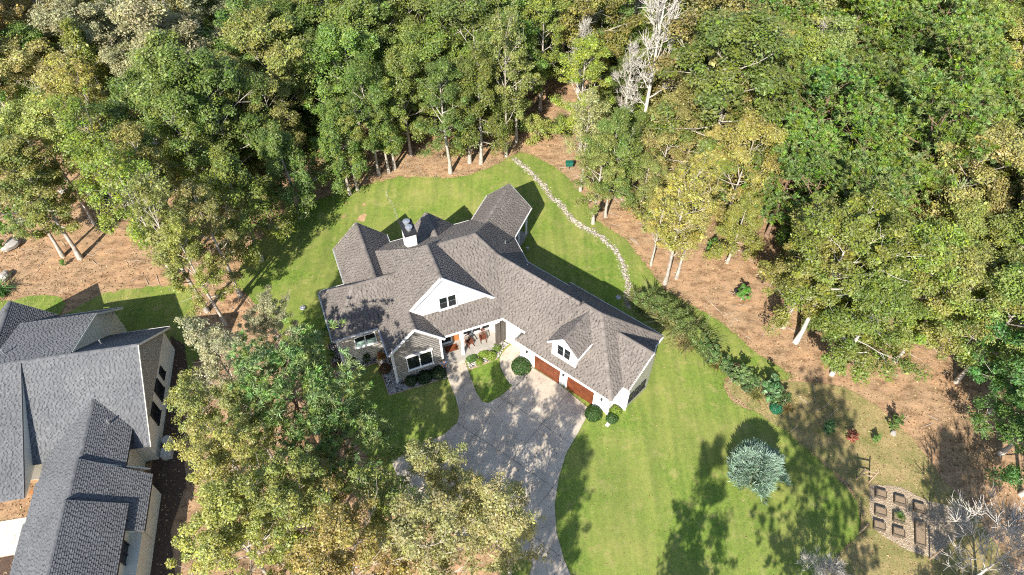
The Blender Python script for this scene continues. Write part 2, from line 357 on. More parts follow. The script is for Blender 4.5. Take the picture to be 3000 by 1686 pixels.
# driveway of concrete slabs, walkway, porch path
def slabs(root, poly, A, su, sv, o0, off, gap=0.035, mat=None):
    a = np.array([math.cos(A), math.sin(A)]); b_ = np.array([-a[1], a[0]]); P0 = [np.array(p[:2], float) for p in poly]; P2 = np.array(P0) - o0
    U, W = P2 @ a, P2 @ b_; n0 = len(P0)
    for i in range(math.floor(U.min() / su), math.ceil(U.max() / su)):
        for j in range(math.floor(W.min() / sv), math.ceil(W.max() / sv)):
            cell = [o0 + a * x + b_ * y for x, y in ((i * su + gap / 2, j * sv + gap / 2), ((i + 1) * su - gap / 2, j * sv + gap / 2), ((i + 1) * su - gap / 2, (j + 1) * sv - gap / 2), (i * su + gap / 2, (j + 1) * sv - gap / 2))]
            cell = [p0_ + (p1_ - p0_) * k / 7 for p0_, p1_ in zip(cell, cell[1:] + cell[:1]) for k in range(7)]; nc = len(cell)
            inn = [o0 + a * (i + x) * su + b_ * (j + y) * sv for x in np.arange(.1, 1, .16) for y in np.arange(.1, 1, .16)]
            inn = [p for p in inn if inside(P0, p[0], p[1])]
            ed = [(k, (k + 1) % n0) for k in range(n0)] + [(n0 + k, n0 + (k + 1) % nc) for k in range(nc)]
            V, E_, F, *_ = geometry.delaunay_2d_cdt([Vector(p) for p in P0 + cell + inn], ed, [], 0, 1e-5)
            Va = np.array([v[:] for v in V]); Fa = np.array([tuple(f)[:3] for f in F]); ce = Va[Fa].mean(1)
            keep = [tuple(map(int, f)) for f in Fa[inside(P0, ce[:, 0], ce[:, 1]) & inside(cell, ce[:, 0], ce[:, 1])]]
            if not keep: continue
            used = sorted({k for f in keep for k in f}); mp_ = {k: t for t, k in enumerate(used)}
            me = bpy.data.meshes.new('slab'); me.from_pydata([(V[k].x, V[k].y, float(g(V[k].x, V[k].y)) + off) for k in used], [], [tuple(mp_[k] for k in f) for f in keep])
            bm = bmesh.new(); bm.from_mesh(me); bmesh.ops.recalc_face_normals(bm, faces=bm.faces)
            if sum(f.normal.z for f in bm.faces) < 0: bmesh.ops.reverse_faces(bm, faces=bm.faces)
            if sum(f.calc_area() for f in bm.faces) < 0.08: bm.free(); continue
            r_e = bmesh.ops.extrude_edge_only(bm, edges=[e for e in bm.edges if e.is_boundary])
            for v in r_e['geom']:
                if isinstance(v, bmesh.types.BMVert): v.co.z -= 0.09
            bm.to_mesh(me); bm.free(); link('slab', me, root, mat or M['concrete'])
drive = [(1517, 1075), (1560, 1078), (1640, 1128), (1722, 1196), (1715, 1230), (1690, 1275), (1658, 1330), (1637, 1400), (1625, 1480), (1630, 1560), (1652, 1640), (1690, 1730), (1740, 1900), (1500, 1900), (1560, 1650), (1500, 1600),
         (1300, 1560), (1200, 1480), (1165, 1400), (1145, 1348), (1215, 1315), (1300, 1275), (1340, 1240), (1346, 1215), (1335, 1165), (1312, 1110), (1300, 1075), (1359, 1050), (1380, 1110), (1395, 1150), (1412, 1178), (1430, 1183), (1470, 1160), (1502, 1131)]
DRIVE = pxpoly(drive)
dw = sheet('driveway', DRIVE, 0.045, M['joint'], 1.0, kind='structure')
slabs(dw, pxraw(drive), R(-38), 4.2, 4.2, gp(1560, 1079)[:2], 0.075)
cpath = [(1502, 1131), (1480, 1105), (1466, 1075), (1465, 1050), (1478, 1030), (1500, 1012), (1530, 1010), (1560, 1035), (1560, 1078), (1530, 1100)]
CP = smooth_poly(pxraw(cpath), 3)
pw = sheet('curved_path', CP, 0.09, M['joint'], 0.8, kind='structure')
slabs(pw, CP, R(-38), 2.2, 2.2, gp(1500, 1060)[:2], 0.12)

# planting beds with edging
beds = {'porch_bed': [(1362, 1045), (1380, 1030), (1440, 1005), (1475, 1000), (1492, 1008), (1470, 1030), (1458, 1052), (1376, 1084)],
        'bay_bed': [(1108, 1062), (1140, 1042), (1165, 1120), (1290, 1085), (1308, 1112), (1296, 1112), (1140, 1160)],
        'corner_bed': [(960, 1010), (990, 1005), (1010, 1066), (1100, 1050), (1112, 1062), (1035, 1086), (985, 1108), (975, 1085)]}
BED = {}
for k, pl in beds.items():
    BED[k] = pxpoly(pl)
    sheet(k, BED[k], 0.05, M['mulch'], 0.6, kind='structure')

# ------------------------------------------------------------------ house kit
class Frame:
    def __init__(s, o, A, eave=3.0, sc=1.0):
        s.o = np.array(o, float) * sc; A = R(A); s.a = np.array([math.cos(A), math.sin(A)]); s.b = np.array([-math.sin(A), math.cos(A)]); s.e = eave; s.s = sc
    def xy(s, u, v): return s.o + s.s * (u * s.a + v * s.b)
    def r(s, u, v, z3): return np.array([*s.xy(u, v), s.e + (z3 - 3.0) * s.s])     # roof point, heights surveyed for an eave at 3 m
    def p(s, u, v, z): return np.array([*s.xy(u, v), z])                            # absolute height
UPZ = np.array([0, 0, 1.0])
def roof_slope(house, pts, mat, course=0.17, thick=0.12, name='roof_slope', cname='shingles'):
    P = np.array(pts, float); nrm = np.zeros(3)
    for k in range(len(P)): nrm += np.cross(P[k - 1], P[k])
    nrm /= np.linalg.norm(nrm)
    if nrm[2] < 0: nrm = -nrm
    h = np.cross(UPZ, nrm); h /= np.linalg.norm(h); d = np.cross(nrm, h)
    if d[2] < 0: d = -d
    deck = MB().prism(list(P - nrm * 0.015), -nrm * thick).build(name, M['deck'], house)
    S = P @ h; T = P @ d; c0 = P[0] - h * S[0] - d * T[0]
    Vs = []; Fs = []; Cs = []; nb = 0
    t = T.min()
    while t < T.max() - 0.02:
        t1 = min(t + course, T.max()); tm = (t + t1) / 2; xs_ = []
        for k in range(len(P)):
            a, b = k - 1, k
            if (T[a] - tm) * (T[b] - tm) < 0: xs_.append(S[a] + (S[b] - S[a]) * (tm - T[a]) / (T[b] - T[a]))
        if len(xs_) >= 2:
            s0, s1 = min(xs_), max(xs_)
            kk = max(4, int((s1 - s0) / 0.14) + 18); wds = np.where(np.arange(kk) % 2 == 0, rng.uniform(0.13, 0.34, kk), rng.uniform(0.06, 0.15, kk)); kk2 = rng.permutation(kk // 2); wds[0::2][:kk // 2] = wds[0::2][:kk // 2][kk2]; cut = s0 + np.cumsum(wds) - rng.uniform(0, 1.2)
            par = np.arange(kk) % 2; ok_ = (cut > s0 + 0.03) & (cut < s1 - 0.03); par = par[ok_]; cut = np.concatenate([[s0], cut[ok_], [s1]]); par = np.concatenate([par, [0]])[:len(cut) - 1]
            a, b = cut[:-1], cut[1:]; m_ = len(a)
            lift = np.where(par == 1, 0.018, 0.042) + rng.uniform(0, 0.006, m_)
            def pt(s_, t_, l_): return c0 + np.outer(s_, h) + d * t_ + np.outer(l_, nrm)
            o = np.full(m_, 0.002)
            V = np.stack([pt(a, t - 0.03, lift), pt(b, t - 0.03, lift), pt(b, t1, o + 0.004), pt(a, t1, o + 0.004), pt(a, t - 0.03, o * 0), pt(b, t - 0.03, o * 0), pt(a, t - 0.031, lift), pt(b, t - 0.031, lift)], 1)
            q_ = np.arange(m_) * 8 + nb
            Fs.append(np.stack([q_, q_ + 1, q_ + 2, q_ + 3], 1)); Fs.append(np.stack([q_ + 4, q_ + 5, q_ + 7, q_ + 6], 1))
            col = np.clip(np.where(par == 0, rng.normal(0.56, 0.06, m_), rng.normal(0.27, 0.11, m_)), 0, 1)
            cc_ = np.repeat(col[:, None], 8, 1); cc_[:, 4:] = 0.0; Cs.append(cc_.ravel()); Vs.append(V.reshape(-1, 3)); nb += m_ * 8  # butt faces take the darkest tone: a shadow line painted below each course
        t = t1
    if Vs:
        V = np.concatenate(Vs)
        L = house.get('world')
        if L: V = V - np.array(L)
        me = np_mesh(cname, V, np.concatenate(Fs), np.concatenate(Cs)[:, None].repeat(3, 1))
        link(cname, me, deck, mat, kind='stuff')
    return deck
def ridge_cap(house, a, b, mat, w=0.17, slope=0.8, step=0.24):
    a = np.array(a, float); b = np.array(b, float); L = np.linalg.norm(b - a); d = (b - a) / L
    x = np.cross(d, UPZ); x /= np.linalg.norm(x); up = np.cross(x, d)
    k = max(1, int(L / step)); Vs = []; Fs = []; Cs = []
    for i in range(k):
        p0 = a + d * (L * i / k - 0.02); p1 = a + d * (L * (i + 1) / k); l0 = 0.065; l1 = 0.04
        b_ = len(Vs)
        Vs += [p0 - x * w + up * (l0 - slope * w), p0 + up * l0, p0 + x * w + up * (l0 - slope * w), p1 - x * w + up * (l1 - slope * w), p1 + up * l1, p1 + x * w + up * (l1 - slope * w)]
        Fs += [(b_, b_ + 1, b_ + 4, b_ + 3), (b_ + 1, b_ + 2, b_ + 5, b_ + 4)]
        Cs += [float(np.clip(rng.normal(0.55, 0.1), 0, 1))] * 6
    V = np.array(Vs)
    if house.get('world'): V = V - np.array(house['world'])
    return link('ridge_cap', np_mesh('ridge_cap', V, np.array(Fs), np.array(Cs)[:, None].repeat(3, 1)), house, mat)
def board(house, a, b, name='fascia', w=0.05, h=0.16, mat='trim', dz=-0.09, out=0.03):
    a = np.array(a, float); b = np.array(b, float); d = b - a; x = np.cross(d, UPZ); x /= np.linalg.norm(x)
    off = np.array([0, 0, dz])
    return MB().beam(a + off + x * out, b + off + x * out, w, h).build(name, M[mat], house)
def gutter(house, a, b):                              # a box gutter, open on top; a -> b keeps the house on its left
    a = np.array(a, float); b = np.array(b, float); d = b - a; d /= np.linalg.norm(d); x = np.cross(d, UPZ)
    m_ = MB()
    for o, w_, h_, z_ in ((0.03, 0.02, 0.13, -0.10), (0.14, 0.02, 0.13, -0.10), (0.085, 0.13, 0.02, -0.16)):
        m_.beam(a + x * o + UPZ * z_, b + x * o + UPZ * z_, w_, h_)
    return m_.build('gutter', M['trim'], house)
def lap_siding(house, a, b, tops, z0, mat, course=0.2, parent=None):
    """clapboards on a wall plane from a to b (xy); tops = list of (fraction, z) of the upper outline"""
    a = np.array(a[:2]); b = np.array(b[:2]); L = np.linalg.norm(b - a); d = (b - a) / L; nr = np.array([d[1], -d[0]])
    V = []; F = []; fx = np.linspace(0, 1, 61); tz = np.interp(fx, [t[0] for t in tops], [t[1] for t in tops]); z = z0
    while z < tz.max():
        ok = fx[tz >= z + course * 0.5]
        if len(ok) > 1:
            s0, s1 = ok.min() * L, ok.max() * L; k = len(V)
            for s_, z_, o in ((s0, z, 0.024), (s1, z, 0.024), (s1, z + course, 0.010), (s0, z + course, 0.010), (s0, z, 0.0), (s1, z, 0.0)):
                q = a + d * s_ + nr * o; V.append((q[0], q[1], z_))
            F += [(k, k + 1, k + 2, k + 3), (k + 4, k + 5, k + 1, k)]
        z += course
    V = np.array(V)
    if house.get('world'): V = V - np.array(house['world'])
    return link('siding_boards', np_mesh('siding_boards', V, np.array(F)), house, mat, kind='stuff')
def window(house, c, d, w, h, cols=2, rows=2, mat='trim', glass='glass', head=False, name='window', blind=0):
    """c: centre on the wall face, d: unit vector along the wall (outside on its right)"""
    c = np.array(c, float); d = np.array([d[0], d[1], 0.0]); d /= np.linalg.norm(d); nr = np.cross(d, UPZ); f = 0.09
    fr = MB()
    for s_ in (-1, 1):
        fr.beam(c + d * s_ * (w / 2) + nr * 0.03 - UPZ * (h / 2 + f / 2), c + d * s_ * (w / 2) + nr * 0.03 + UPZ * (h / 2 + f / 2), f, 0.1, nr)
        fr.beam(c - d * (w / 2 - f / 2) + nr * 0.03 + UPZ * s_ * h / 2, c + d * (w / 2 - f / 2) + nr * 0.03 + UPZ * s_ * h / 2, 0.1, f)
    fo = fr.build(name, M[mat], house)
    for i in range(1, cols):
        p = c - d * w / 2 + d * w * i / cols
        MB().beam(p + nr * 0.035 - UPZ * (h / 2 - f / 2), p + nr * 0.035 + UPZ * (h / 2 - f / 2), 0.11 if i * 2 == cols else 0.05, 0.07, nr).build('mullion', M[mat], fo)
    for i in range(cols):
        for j in range(rows):
            p = c - d * w / 2 + d * w * (i + 0.5) / cols - UPZ * h / 2 + UPZ * h * (j + 0.5) / rows + nr * 0.01
            MB().beam(p - d * (w / cols / 2 - 0.035), p + d * (w / cols / 2 - 0.035), 0.02, h / rows - 0.04).build('pane', M['blind' if j < blind else glass], fo)
    MB().beam(c - d * (w / 2 + 0.12) + nr * 0.06 - UPZ * (h / 2 + f), c + d * (w / 2 + 0.12) + nr * 0.06 - UPZ * (h / 2 + f), 0.14, 0.07).build('sill', M[mat], fo)
    if head:
        MB().beam(c - d * (w / 2 + 0.14) + nr * 0.05 + UPZ * (h / 2 + 0.16), c + d * (w / 2 + 0.14) + nr * 0.05 + UPZ * (h / 2 + 0.16), 0.12, 0.2).build('head_trim', M[mat], fo)
    return fo
def wall_box(house, fr, u0, u1, v0, v1, z0, z1, mat, name='wall'):
    return MB().prism([fr.p(u0, v0, z0), fr.p(u1, v0, z0), fr.p(u1, v1, z0), fr.p(u0, v1, z0)], (0, 0, z1 - z0)).build(name, M[mat], house)

# ------------------------------------------------------------------ the main house
SCL = (CAM_H - 3.9) / (CAM_H - 3.0); EV = 3.9
mf = Frame((-6.259, 37.832), 21.5, EV, SCL)           # main block
wf = Frame((-0.799, 39.921), -38, EV, SCL)            # bent wing
pf = Frame((0.141, 50.296), 67.5, EV, SCL)            # rear porch
gf = Frame((-0.799, 39.921), -38, 3.0, 1.0)           # garage
H = world_thing('brick_and_board_house', 'large white and stone house with brown shingled hip and gable roofs and garage wing', 'house', (-3.0, 42.0, -0.5))
H.name = 'family_house'
r = mf.r; SH = M['shingle']
def RS(*p): return roof_slope(H, p, SH)
def RC(a, b, **k): return ridge_cap(H, a, b, SH, **k)
# left hip block
RS(r(-9.58, 3.2, 3), r(-5.2, 3.2, 3), r(-2.05, 6.31, 6.11), r(-6.47, 6.31, 6.11))
RS(r(-9.58, 9.42, 3), r(-9.58, 3.2, 3), r(-6.47, 6.31, 6.11))
RS(r(-3, 9.42, 3), r(-9.58, 9.42, 3), r(-6.47, 6.31, 6.11), r(-2, 6.31, 6.11))
RC(r(-6.47, 6.31, 6.11), r(-2.15, 6.31, 6.11)); RC(r(-9.58, 3.2, 3), r(-6.47, 6.31, 6.11), slope=0.55); RC(r(-9.58, 9.42, 3), r(-6.47, 6.31, 6.11), slope=0.55)
gutter(H, r(-9.58, 3.2, 3), r(-5.4, 3.2, 3)); gutter(H, r(-9.58, 9.42, 3), r(-9.58, 3.2, 3)); gutter(H, r(-7.1, 9.42, 3), r(-9.58, 9.42, 3))
# left rear gable
RS(r(-7.03, 14.6, 3), r(-7.03, 7.6, 3), r(-4.3, 6.7, 5.73), r(-4.3, 14.6, 5.73))
RS(r(-1.58, 7.2, 3), r(-1.58, 14.6, 3), r(-4.3, 14.6, 5.73), r(-4.3, 6.7, 5.73))
RC(r(-4.3, 6.7, 5.73), r(-4.3, 14.6, 5.73)); gutter(H, r(-7.03, 14.6, 3), r(-7.03, 9.6, 3)); gutter(H, r(-1.58, 13.4, 3), r(-1.58, 14.6, 3))
board(H, r(-7.03, 14.6, 3), r(-4.3, 14.6, 5.73), 'rake_board'); board(H, r(-4.3, 14.6, 5.73), r(-1.58, 14.6, 3), 'rake_board')
# big front gable and bay
RS(r(-5.29, -.3, 3), r(-5.29, 1.65, 3), r(-2.6, 1.65, 5.69), r(-2.6, -.3, 5.69))
RS(r(-5.29, 1.65, 3), r(.75, 1.65, 9.04), r(.75, 5.9, 9.04), r(-.29, 6.9, 8.0), r(-5.29, 13.3, 3))
RS(r(.75, 1.65, 9.04), r(5.75, 1.65, 4.04), r(1.6, 7.0, 8.19), r(.75, 5.9, 9.04))
RS(r(-.4, 7.05, 7.89), r(1.9, 7.05, 7.89), r(.75, 5.9, 9.04))
RC(r(.75, 1.65, 9.04), r(.75, 5.9, 9.04))
RS(r(0, -.3, 3), r(-2.6, -.3, 5.69), r(-2.6, 1.9, 5.69), r(0, 1.9, 3)); RC(r(-2.6, -.3, 5.69), r(-2.6, 1.7, 5.69))
gutter(H, r(-5.29, 3.0, 3), r(-5.29, -.3, 3))
for a, b_ in ((r(-5.29, -.3, 3), r(-2.6, -.3, 5.69)), (r(-2.6, -.3, 5.69), r(0, -.3, 3))): board(H, a, b_, 'rake_board', 0.09, 0.22)
board(H, r(-2.35, 1.65, 5.94), r(.75, 1.65, 9.04), 'rake_board', 0.12, 0.26); board(H, r(.75, 1.65, 9.04), r(5.75, 1.65, 4.04), 'rake_board', 0.12, 0.26)
# cross roof behind
RS(r(-2.6, 0, 3), r(10.55, 0, 3), r(5.55, 6.65, 8), r(-.29, 6.65, 8))
RS(r(10.55, 0, 3), r(10.55, 13.3, 3), r(5.55, 6.65, 8))
RS(r(10.55, 13.3, 3), r(-5.29, 13.3, 3), r(-.29, 6.65, 8), r(5.55, 6.65, 8))
RC(r(1.9, 6.65, 8), r(5.55, 6.65, 8)); RC(r(5.55, 6.65, 8), r(8.0, 3.4, 5.55), slope=0.5)
gutter(H, r(0.05, 0, 3), r(5.85, 0, 3)); gutter(H, r(10.55, 5.5, 3), r(10.55, 9.3, 3)); gutter(H, r(7.1, 13.3, 3), r(5.4, 13.3, 3)); gutter(H, r(-.1, 13.3, 3), r(-1.5, 13.3, 3))
# rear centre gable
RS(r(-.05, 13.45, 3), r(-.05, 10, 3), r(2.65, 8.5, 5.7), r(2.65, 13.45, 5.7)); RS(r(5.35, 10, 3), r(5.35, 13.45, 3), r(2.65, 13.45, 5.7), r(2.65, 8.5, 5.7))
RC(r(2.65, 9.4, 5.7), r(2.65, 13.45, 5.7))
board(H, r(-.05, 13.45, 3), r(2.65, 13.45, 5.7), 'rake_board'); board(H, r(2.65, 13.45, 5.7), r(5.35, 13.45, 3), 'rake_board')
# rear porch
q = pf.r
RS(q(-1.0, 0, 3), q(4.95, 0, 3), q(4.95, 2.52, 5.52), q(-2.6, 2.52, 5.52)); RS(q(4.95, 5.04, 3), q(-.5, 5.04, 3), q(-2.6, 2.52, 5.52), q(4.95, 2.52, 5.52))
RC(q(-2.0, 2.52, 5.52), q(4.95, 2.52, 5.52)); gutter(H, q(0, 0, 3), q(4.95, 0, 3)); gutter(H, q(4.95, 5.04, 3), q(.4, 5.04, 3))
board(H, q(4.95, 0, 3), q(4.95, 2.52, 5.52), 'rake_board'); board(H, q(4.95, 2.52, 5.52), q(4.95, 5.04, 3), 'rake_board')
# wing
q = wf.r
RS(q(-3.4, 0, 3), q(6, 0, 3), q(6, 3.475, 6.475), q(-3.4, 3.475, 6.475)); RS(q(6, 6.95, 3), q(-3.2, 6.95, 3), q(-3.4, 3.475, 6.475), q(6, 3.475, 6.475))
RC(q(-3.3, 3.475, 6.475), q(5.9, 3.475, 6.475)); gutter(H, q(0, 0, 3), q(2.6, 0, 3)); gutter(H, q(2.75, 6.95, 3), q(-2.5, 6.95, 3))
# garage
q = gf.r; y0, y1, x0, x1 = -1.33, 7.35, 2.4, 12.8; yr = (y0 + y1) / 2; zr = 3 + (y1 - y0) / 2; xa = x0 + yr - y0; xb = x1 - (yr - y0)
RS(q(x0, y0, 3), q(x1, y0, 3), q(xb, yr, zr), q(xa, yr, zr)); RS(q(x1, y1, 3), q(x0, y1, 3), q(xa, yr, zr), q(xb, yr, zr))
RS(q(x0, y1, 3), q(x0, y0, 3), q(xa, yr, zr)); RS(q(x1, y0, 3), q(x1, y1, 3), q(xb, yr, zr))
RC(q(xa, yr, zr), q(xb, yr, zr))
for a in ((x0, y0, xa), (x1, y0, xb), (x1, y1, xb)): RC(q(a[0], a[1], 3), q(a[2], yr, zr), slope=0.55)
gutter(H, q(x0, y0, 3), q(x1, y0, 3)); gutter(H, q(x1, y1, 3), q(x0, y1, 3)); gutter(H, q(x1, y0, 3), q(x1, .5, 3)); gutter(H, q(x1, 6.0, 3), q(x1, y1, 3)); gutter(H, q(x0, 0.6, 3), q(x0, y0, 3))
# garage side gable
RS(q(10.0, .55, 3), q(13.48, .5, 3), q(13.9, 3.3, 5.75), q(10.0, 3.3, 5.75)); RS(q(10.0, 3.3, 5.75), q(13.9, 3.3, 5.75), q(13.0, 5.75, 3.1), q(12.6, 6.1, 2.9))
RC(q(10.15, 3.3, 5.75), q(13.8, 3.3, 5.75)); board(H, q(13.42, .55, 3), q(13.8, 3.3, 5.75), 'rake_board', 0.1, 0.2); board(H, q(13.8, 3.3, 5.75), q(13.0, 5.75, 3.1), 'rake_board', 0.1, 0.2)
gutter(H, q(12.85, .55, 3), q(13.42, .55, 3))
# garage dormer
RS(q(5.84, -1.1, 5.5), q(5.84, 1.2, 5.5), q(7.385, 2.75, 7.05), q(7.385, -1.1, 7.05)); RS(q(8.93, 1.2, 5.5), q(8.93, -1.1, 5.5), q(7.385, -1.1, 7.05), q(7.385, 2.75, 7.05))
RC(q(7.385, -1.1, 7.05), q(7.385, 2.6, 7.05)); board(H, q(5.84, -1.1, 5.5), q(7.385, -1.1, 7.05), 'rake_board', 0.08, 0.2); board(H, q(7.385, -1.1, 7.05), q(8.93, -1.1, 5.5), 'rake_board', 0.08, 0.2)
gutter(H, q(8.93, -1.1, 5.5), q(8.93, 1.1, 5.5))
MB().prism([q(6.1, -.8, 3.3), q(8.67, -.8, 3.3), q(8.67, -.8, 5.72), q(7.385, -.8, 7.0), q(6.1, -.8, 5.72)], [*(gf.b * 0.1), 0]).build('dormer_wall', M['white'], H)
for x in (6.1, 8.57): MB().prism([q(x, -.71, 3.3), q(x, 2.2, 5.6), q(x, -.71, 5.6)], [*(gf.a * 0.1), 0]).build('dormer_cheek', M['white'], H)
window(H, q(7.385, -.8, 4.85), gf.a, 1.4, 1.5, 2, 2, head=True)
# walls
wall_box(H, mf, -9.23, -1.0, 3.55, 9.07, -2, EV - .1, 'stone'); wall_box(H, mf, -6.68, -1.93, 6.0, 14.3, -2, EV - .1, 'white')
wall_box(H, mf, -4.94, -.35, .02, 4.0, -2, EV - .1, 'stone'); wall_box(H, mf, -.36, 10.2, 1.95, 12.95, -2, EV - .1, 'white')
wall_box(H, wf, -3.0, 4.6, .4, 6.6, -1, EV - .1, 'white'); wall_box(H, gf, 2.75, 12.45, -.98, 7.0, -1, 2.93, 'white'); MB().prism([gf.p(12.4, .35, -1), gf.p(13.5, .35, -1), gf.p(13.86, 3.55, -1), gf.p(12.4, 3.55, -1)], (0, 0, 3.9)).build('wall', M['siding'], H)
MB().prism([mf.r(-4.94, .02, 2.9), mf.r(-.35, .02, 2.9), mf.r(-.35, .02, 3.2), mf.r(-2.6, .02, 5.5), mf.r(-4.94, .02, 3.2)], [*(mf.b * 0.15), 0]).build('gable_wall', M['stone'], H)
MB().prism([mf.r(-3.1, 1.85, 3.6), mf.r(5.9, 1.85, 3.6), mf.r(5.2, 1.85, 4.4), mf.r(.75, 1.85, 8.87), mf.r(-3.1, 1.85, 5.0)], [*(mf.b * 0.15), 0]).build('gable_wall', M['white'], H)
MB().prism([gf.r(13.5, .4, 2.6), gf.r(13.86, 3.55, 2.6), gf.r(13.86, 3.55, 5.4), gf.r(13.83, 3.3, 5.6), gf.r(13.5, .4, 2.75)], [*(-gf.a * 0.15), 0]).build('gable_wall', M['siding'], H)
for u0, v0, u1, v1, uu, vv, zt in ((-6.68, 14.3, -1.93, 14.3, -4.3, 14.3, 5.6), (.3, 13.2, 5.0, 13.2, 2.65, 13.2, 5.55)):
    MB().prism([mf.r(u0, v0, 2.8), mf.r(u1, v1, 2.8), mf.r(uu, vv, zt)], [*(-mf.b * 0.15), 0]).build('gable_wall', M['white'], H)
lap_siding(H, gf.xy(13.5, .35), gf.xy(13.86, 3.55), [(0, 2.9), (0.92, 5.5), (1, 5.4)], -0.15, M['siding'])
MB().prism([gf.p(12.45, .33, -.5), gf.p(13.52, .33, -.5), gf.p(13.52, .33, 2.86), gf.p(12.45, .33, 2.86)], [*(-gf.b * 0.03), 0]).build('end_wall', M['white'], H)
for k in range(3): window(H, gf.p(13.60 + .095 * k, 0.85 + .85 * k, 1.7), gf.b * .9937 + gf.a * .1118, .55, 1.0, 1, 2, mat='dark')
lap_siding(H, mf.xy(-4.94, .02), mf.xy(-.35, .02), [(0, 4.1), (0.51, 6.4), (1, 4.1)], -1.3, M['stone'], 0.28)
lap_siding(H, mf.xy(-9.23, 3.55), mf.xy(-4.95, 3.55), [(0, 3.7), (1, 3.7)], -1.3, M['siding'], 0.26)
for fr_, u, v in ((mf, -4.94, .02), (mf, -.35, .02), (mf, -9.23, 3.55), (gf, 12.45, -.98), (gf, 13.5, .35)):
    c = fr_.p(u, v, 0); top = EV - .12 if fr_ is mf else 2.85
    MB().box((c[0] - .09, c[1] - .09, -1.6), (c[0] + .09, c[1] + .09, top)).build('corner_board', M['trim'], H)
window(H, mf.p(-2.55, -.03, 1.45), mf.a, 2.35, 1.95, 2, 2, head=True)
window(H, mf.p(-6.75, 3.5, 2.25), mf.a, 1.95, 1.5, 2, 2, head=False, blind=1)
window(H, mf.r(1.15, 1.83, 5.4), mf.a, 1.6, 1.6, 2, 2, head=True)
# porch: floor, windows, door, posts
MB().prism([mf.p(-.35, -.15, -1.4), mf.p(5.6, -.15, -1.4), mf.p(6.6, 1.2, -1.4), mf.p(6.6, 1.95, -1.4), mf.p(-.35, 1.95, -1.4)], (0, 0, 1.45)).build('porch_floor', M['concrete2'], H)
for u in (2.75, 3.75, 4.7): window(H, mf.p(u, 1.93, 1.1), mf.a, .85, 1.3, 1, 1)
door = MB().prism([mf.p(1.25, 1.9, .06), mf.p(1.85, 1.9, .06), mf.p(1.85, 1.9, 2.3), mf.p(1.25, 1.9, 2.3)], [*(-mf.b * 0.05), 0]).build('front_door', M['wood_orange'], H)
MB().prism([mf.p(1.4, 1.84, 1.0), mf.p(1.7, 1.84, 1.0), mf.p(1.7, 1.84, 2.1), mf.p(1.4, 1.84, 2.1)], [*(-mf.b * 0.01), 0]).build('pane', M['glass'], door)
MB().prism([mf.p(1.3, 1.83, 1.02), mf.p(1.34, 1.83, 1.02), mf.p(1.34, 1.83, 1.2), mf.p(1.3, 1.83, 1.2)], [*(-mf.b * 0.05), 0]).build('handle', M['dark'], door)
window(H, mf.p(.6, 1.93, 1.25), mf.a, 1.0, 2.1, 1, 2, name='sidelight')
for u in (1.75,):
    c = mf.p(u, .18, 0); m_ = MB().box((c[0] - .12, c[1] - .12, .05), (c[0] + .12, c[1] + .12, EV - .2)); m_.box((c[0] - .17, c[1] - .17, .05), (c[0] + .17, c[1] + .17, .3)); m_.build('porch_post', M['trim'], H)
MB().beam(mf.p(-.3, .2, EV - .28), mf.p(5.6, .2, EV - .28), .2, .26).build('porch_beam', M['trim'], H)
for k, (u, v) in enumerate(((5.25, .05), (5.85, .22))):   # weathered board shutters in the porch corner
    sh = MB().beam(mf.p(u - .25, v - .1, 1.7), mf.p(u + .22, v - .05, 1.7), .05, 3.2).build('board_shutter', M['wood_grey'], H)
    for j in range(3): MB().beam(mf.p(u - .20 + .16 * j, v - .145 + .015 * j, 1.7), mf.p(u - .06 + .16 * j, v - .13 + .015 * j, 1.7), .03, 3.15).build('plank', M['wood_grey'], sh)
# rear porch posts and floor
for x, y in ((4.6, .35), (4.6, 4.7), (2.4, .35), (.6, .35)):
    c = pf.p(x, y, 0); MB().box((c[0] - .1, c[1] - .1, -.6), (c[0] + .1, c[1] + .1, EV - .12)).build('porch_post', M['trim'], H)
MB().prism([pf.p(-.5, .2, -.6), pf.p(4.8, .2, -.6), pf.p(4.8, 4.85, -.6), pf.p(-.5, 4.85, -.6)], (0, 0, .7)).build('rear_porch_floor', M['concrete2'], H)
MB().prism([pf.p(4.7, .3, EV - .2), pf.p(4.7, 4.75, EV - .2), pf.p(4.7, 2.52, EV + 2.2)], [*(-pf.a * 0.12), 0]).build('gable_wall', M['white'], H)
# garage doors
for xc in (5.9, 9.55):
    d0 = gf.p(xc - 1.42, -.98, 0); d1 = gf.p(xc + 1.42, -.98, 0)
    fr = MB()
    for x in (-1.5, 1.5): fr.beam(gf.p(xc + x, -1.0, 0), gf.p(xc + x, -1.0, 2.3), .16, .1, [*gf.b, 0])
    fr.beam(gf.p(xc - 1.58, -1.0, 2.36), gf.p(xc + 1.58, -1.0, 2.36), .1, .16)
    gd = fr.build('garage_door', M['trim'], H)
    for j in range(4):
        for i in range(4):
            a = gf.p(xc - 1.42 + .71 * i + .015, -1.01, .02 + .565 * j + .28); b_ = gf.p(xc - 1.42 + .71 * (i + 1) - .015, -1.01, .02 + .565 * j + .28)
            MB().beam(a, b_, .06, .54).build('panel', M['wood_red'], gd)
# wall lamps beside the doors
for x in (3.6, 7.72, 11.8):
    c = gf.p(x, -1.12, 1.9); m_ = MB().lathe([(.05, -.16), (.09, -.1), (.11, .1), (.04, .2)], c, 8); m_.beam(c + [0, 0, .12], gf.p(x, -.98, 2.02), .04, .04)
    m_.build('wall_lamp', M['dark'], H)
# side door and entry by the wing
MB().prism([wf.p(2.1, .38, .02), wf.p(2.9, .38, .02), wf.p(2.9, .38, 2.2), wf.p(2.1, .38, 2.2)], [*(-wf.b * 0.05), 0]).build('side_door', M['wood_red'], H)
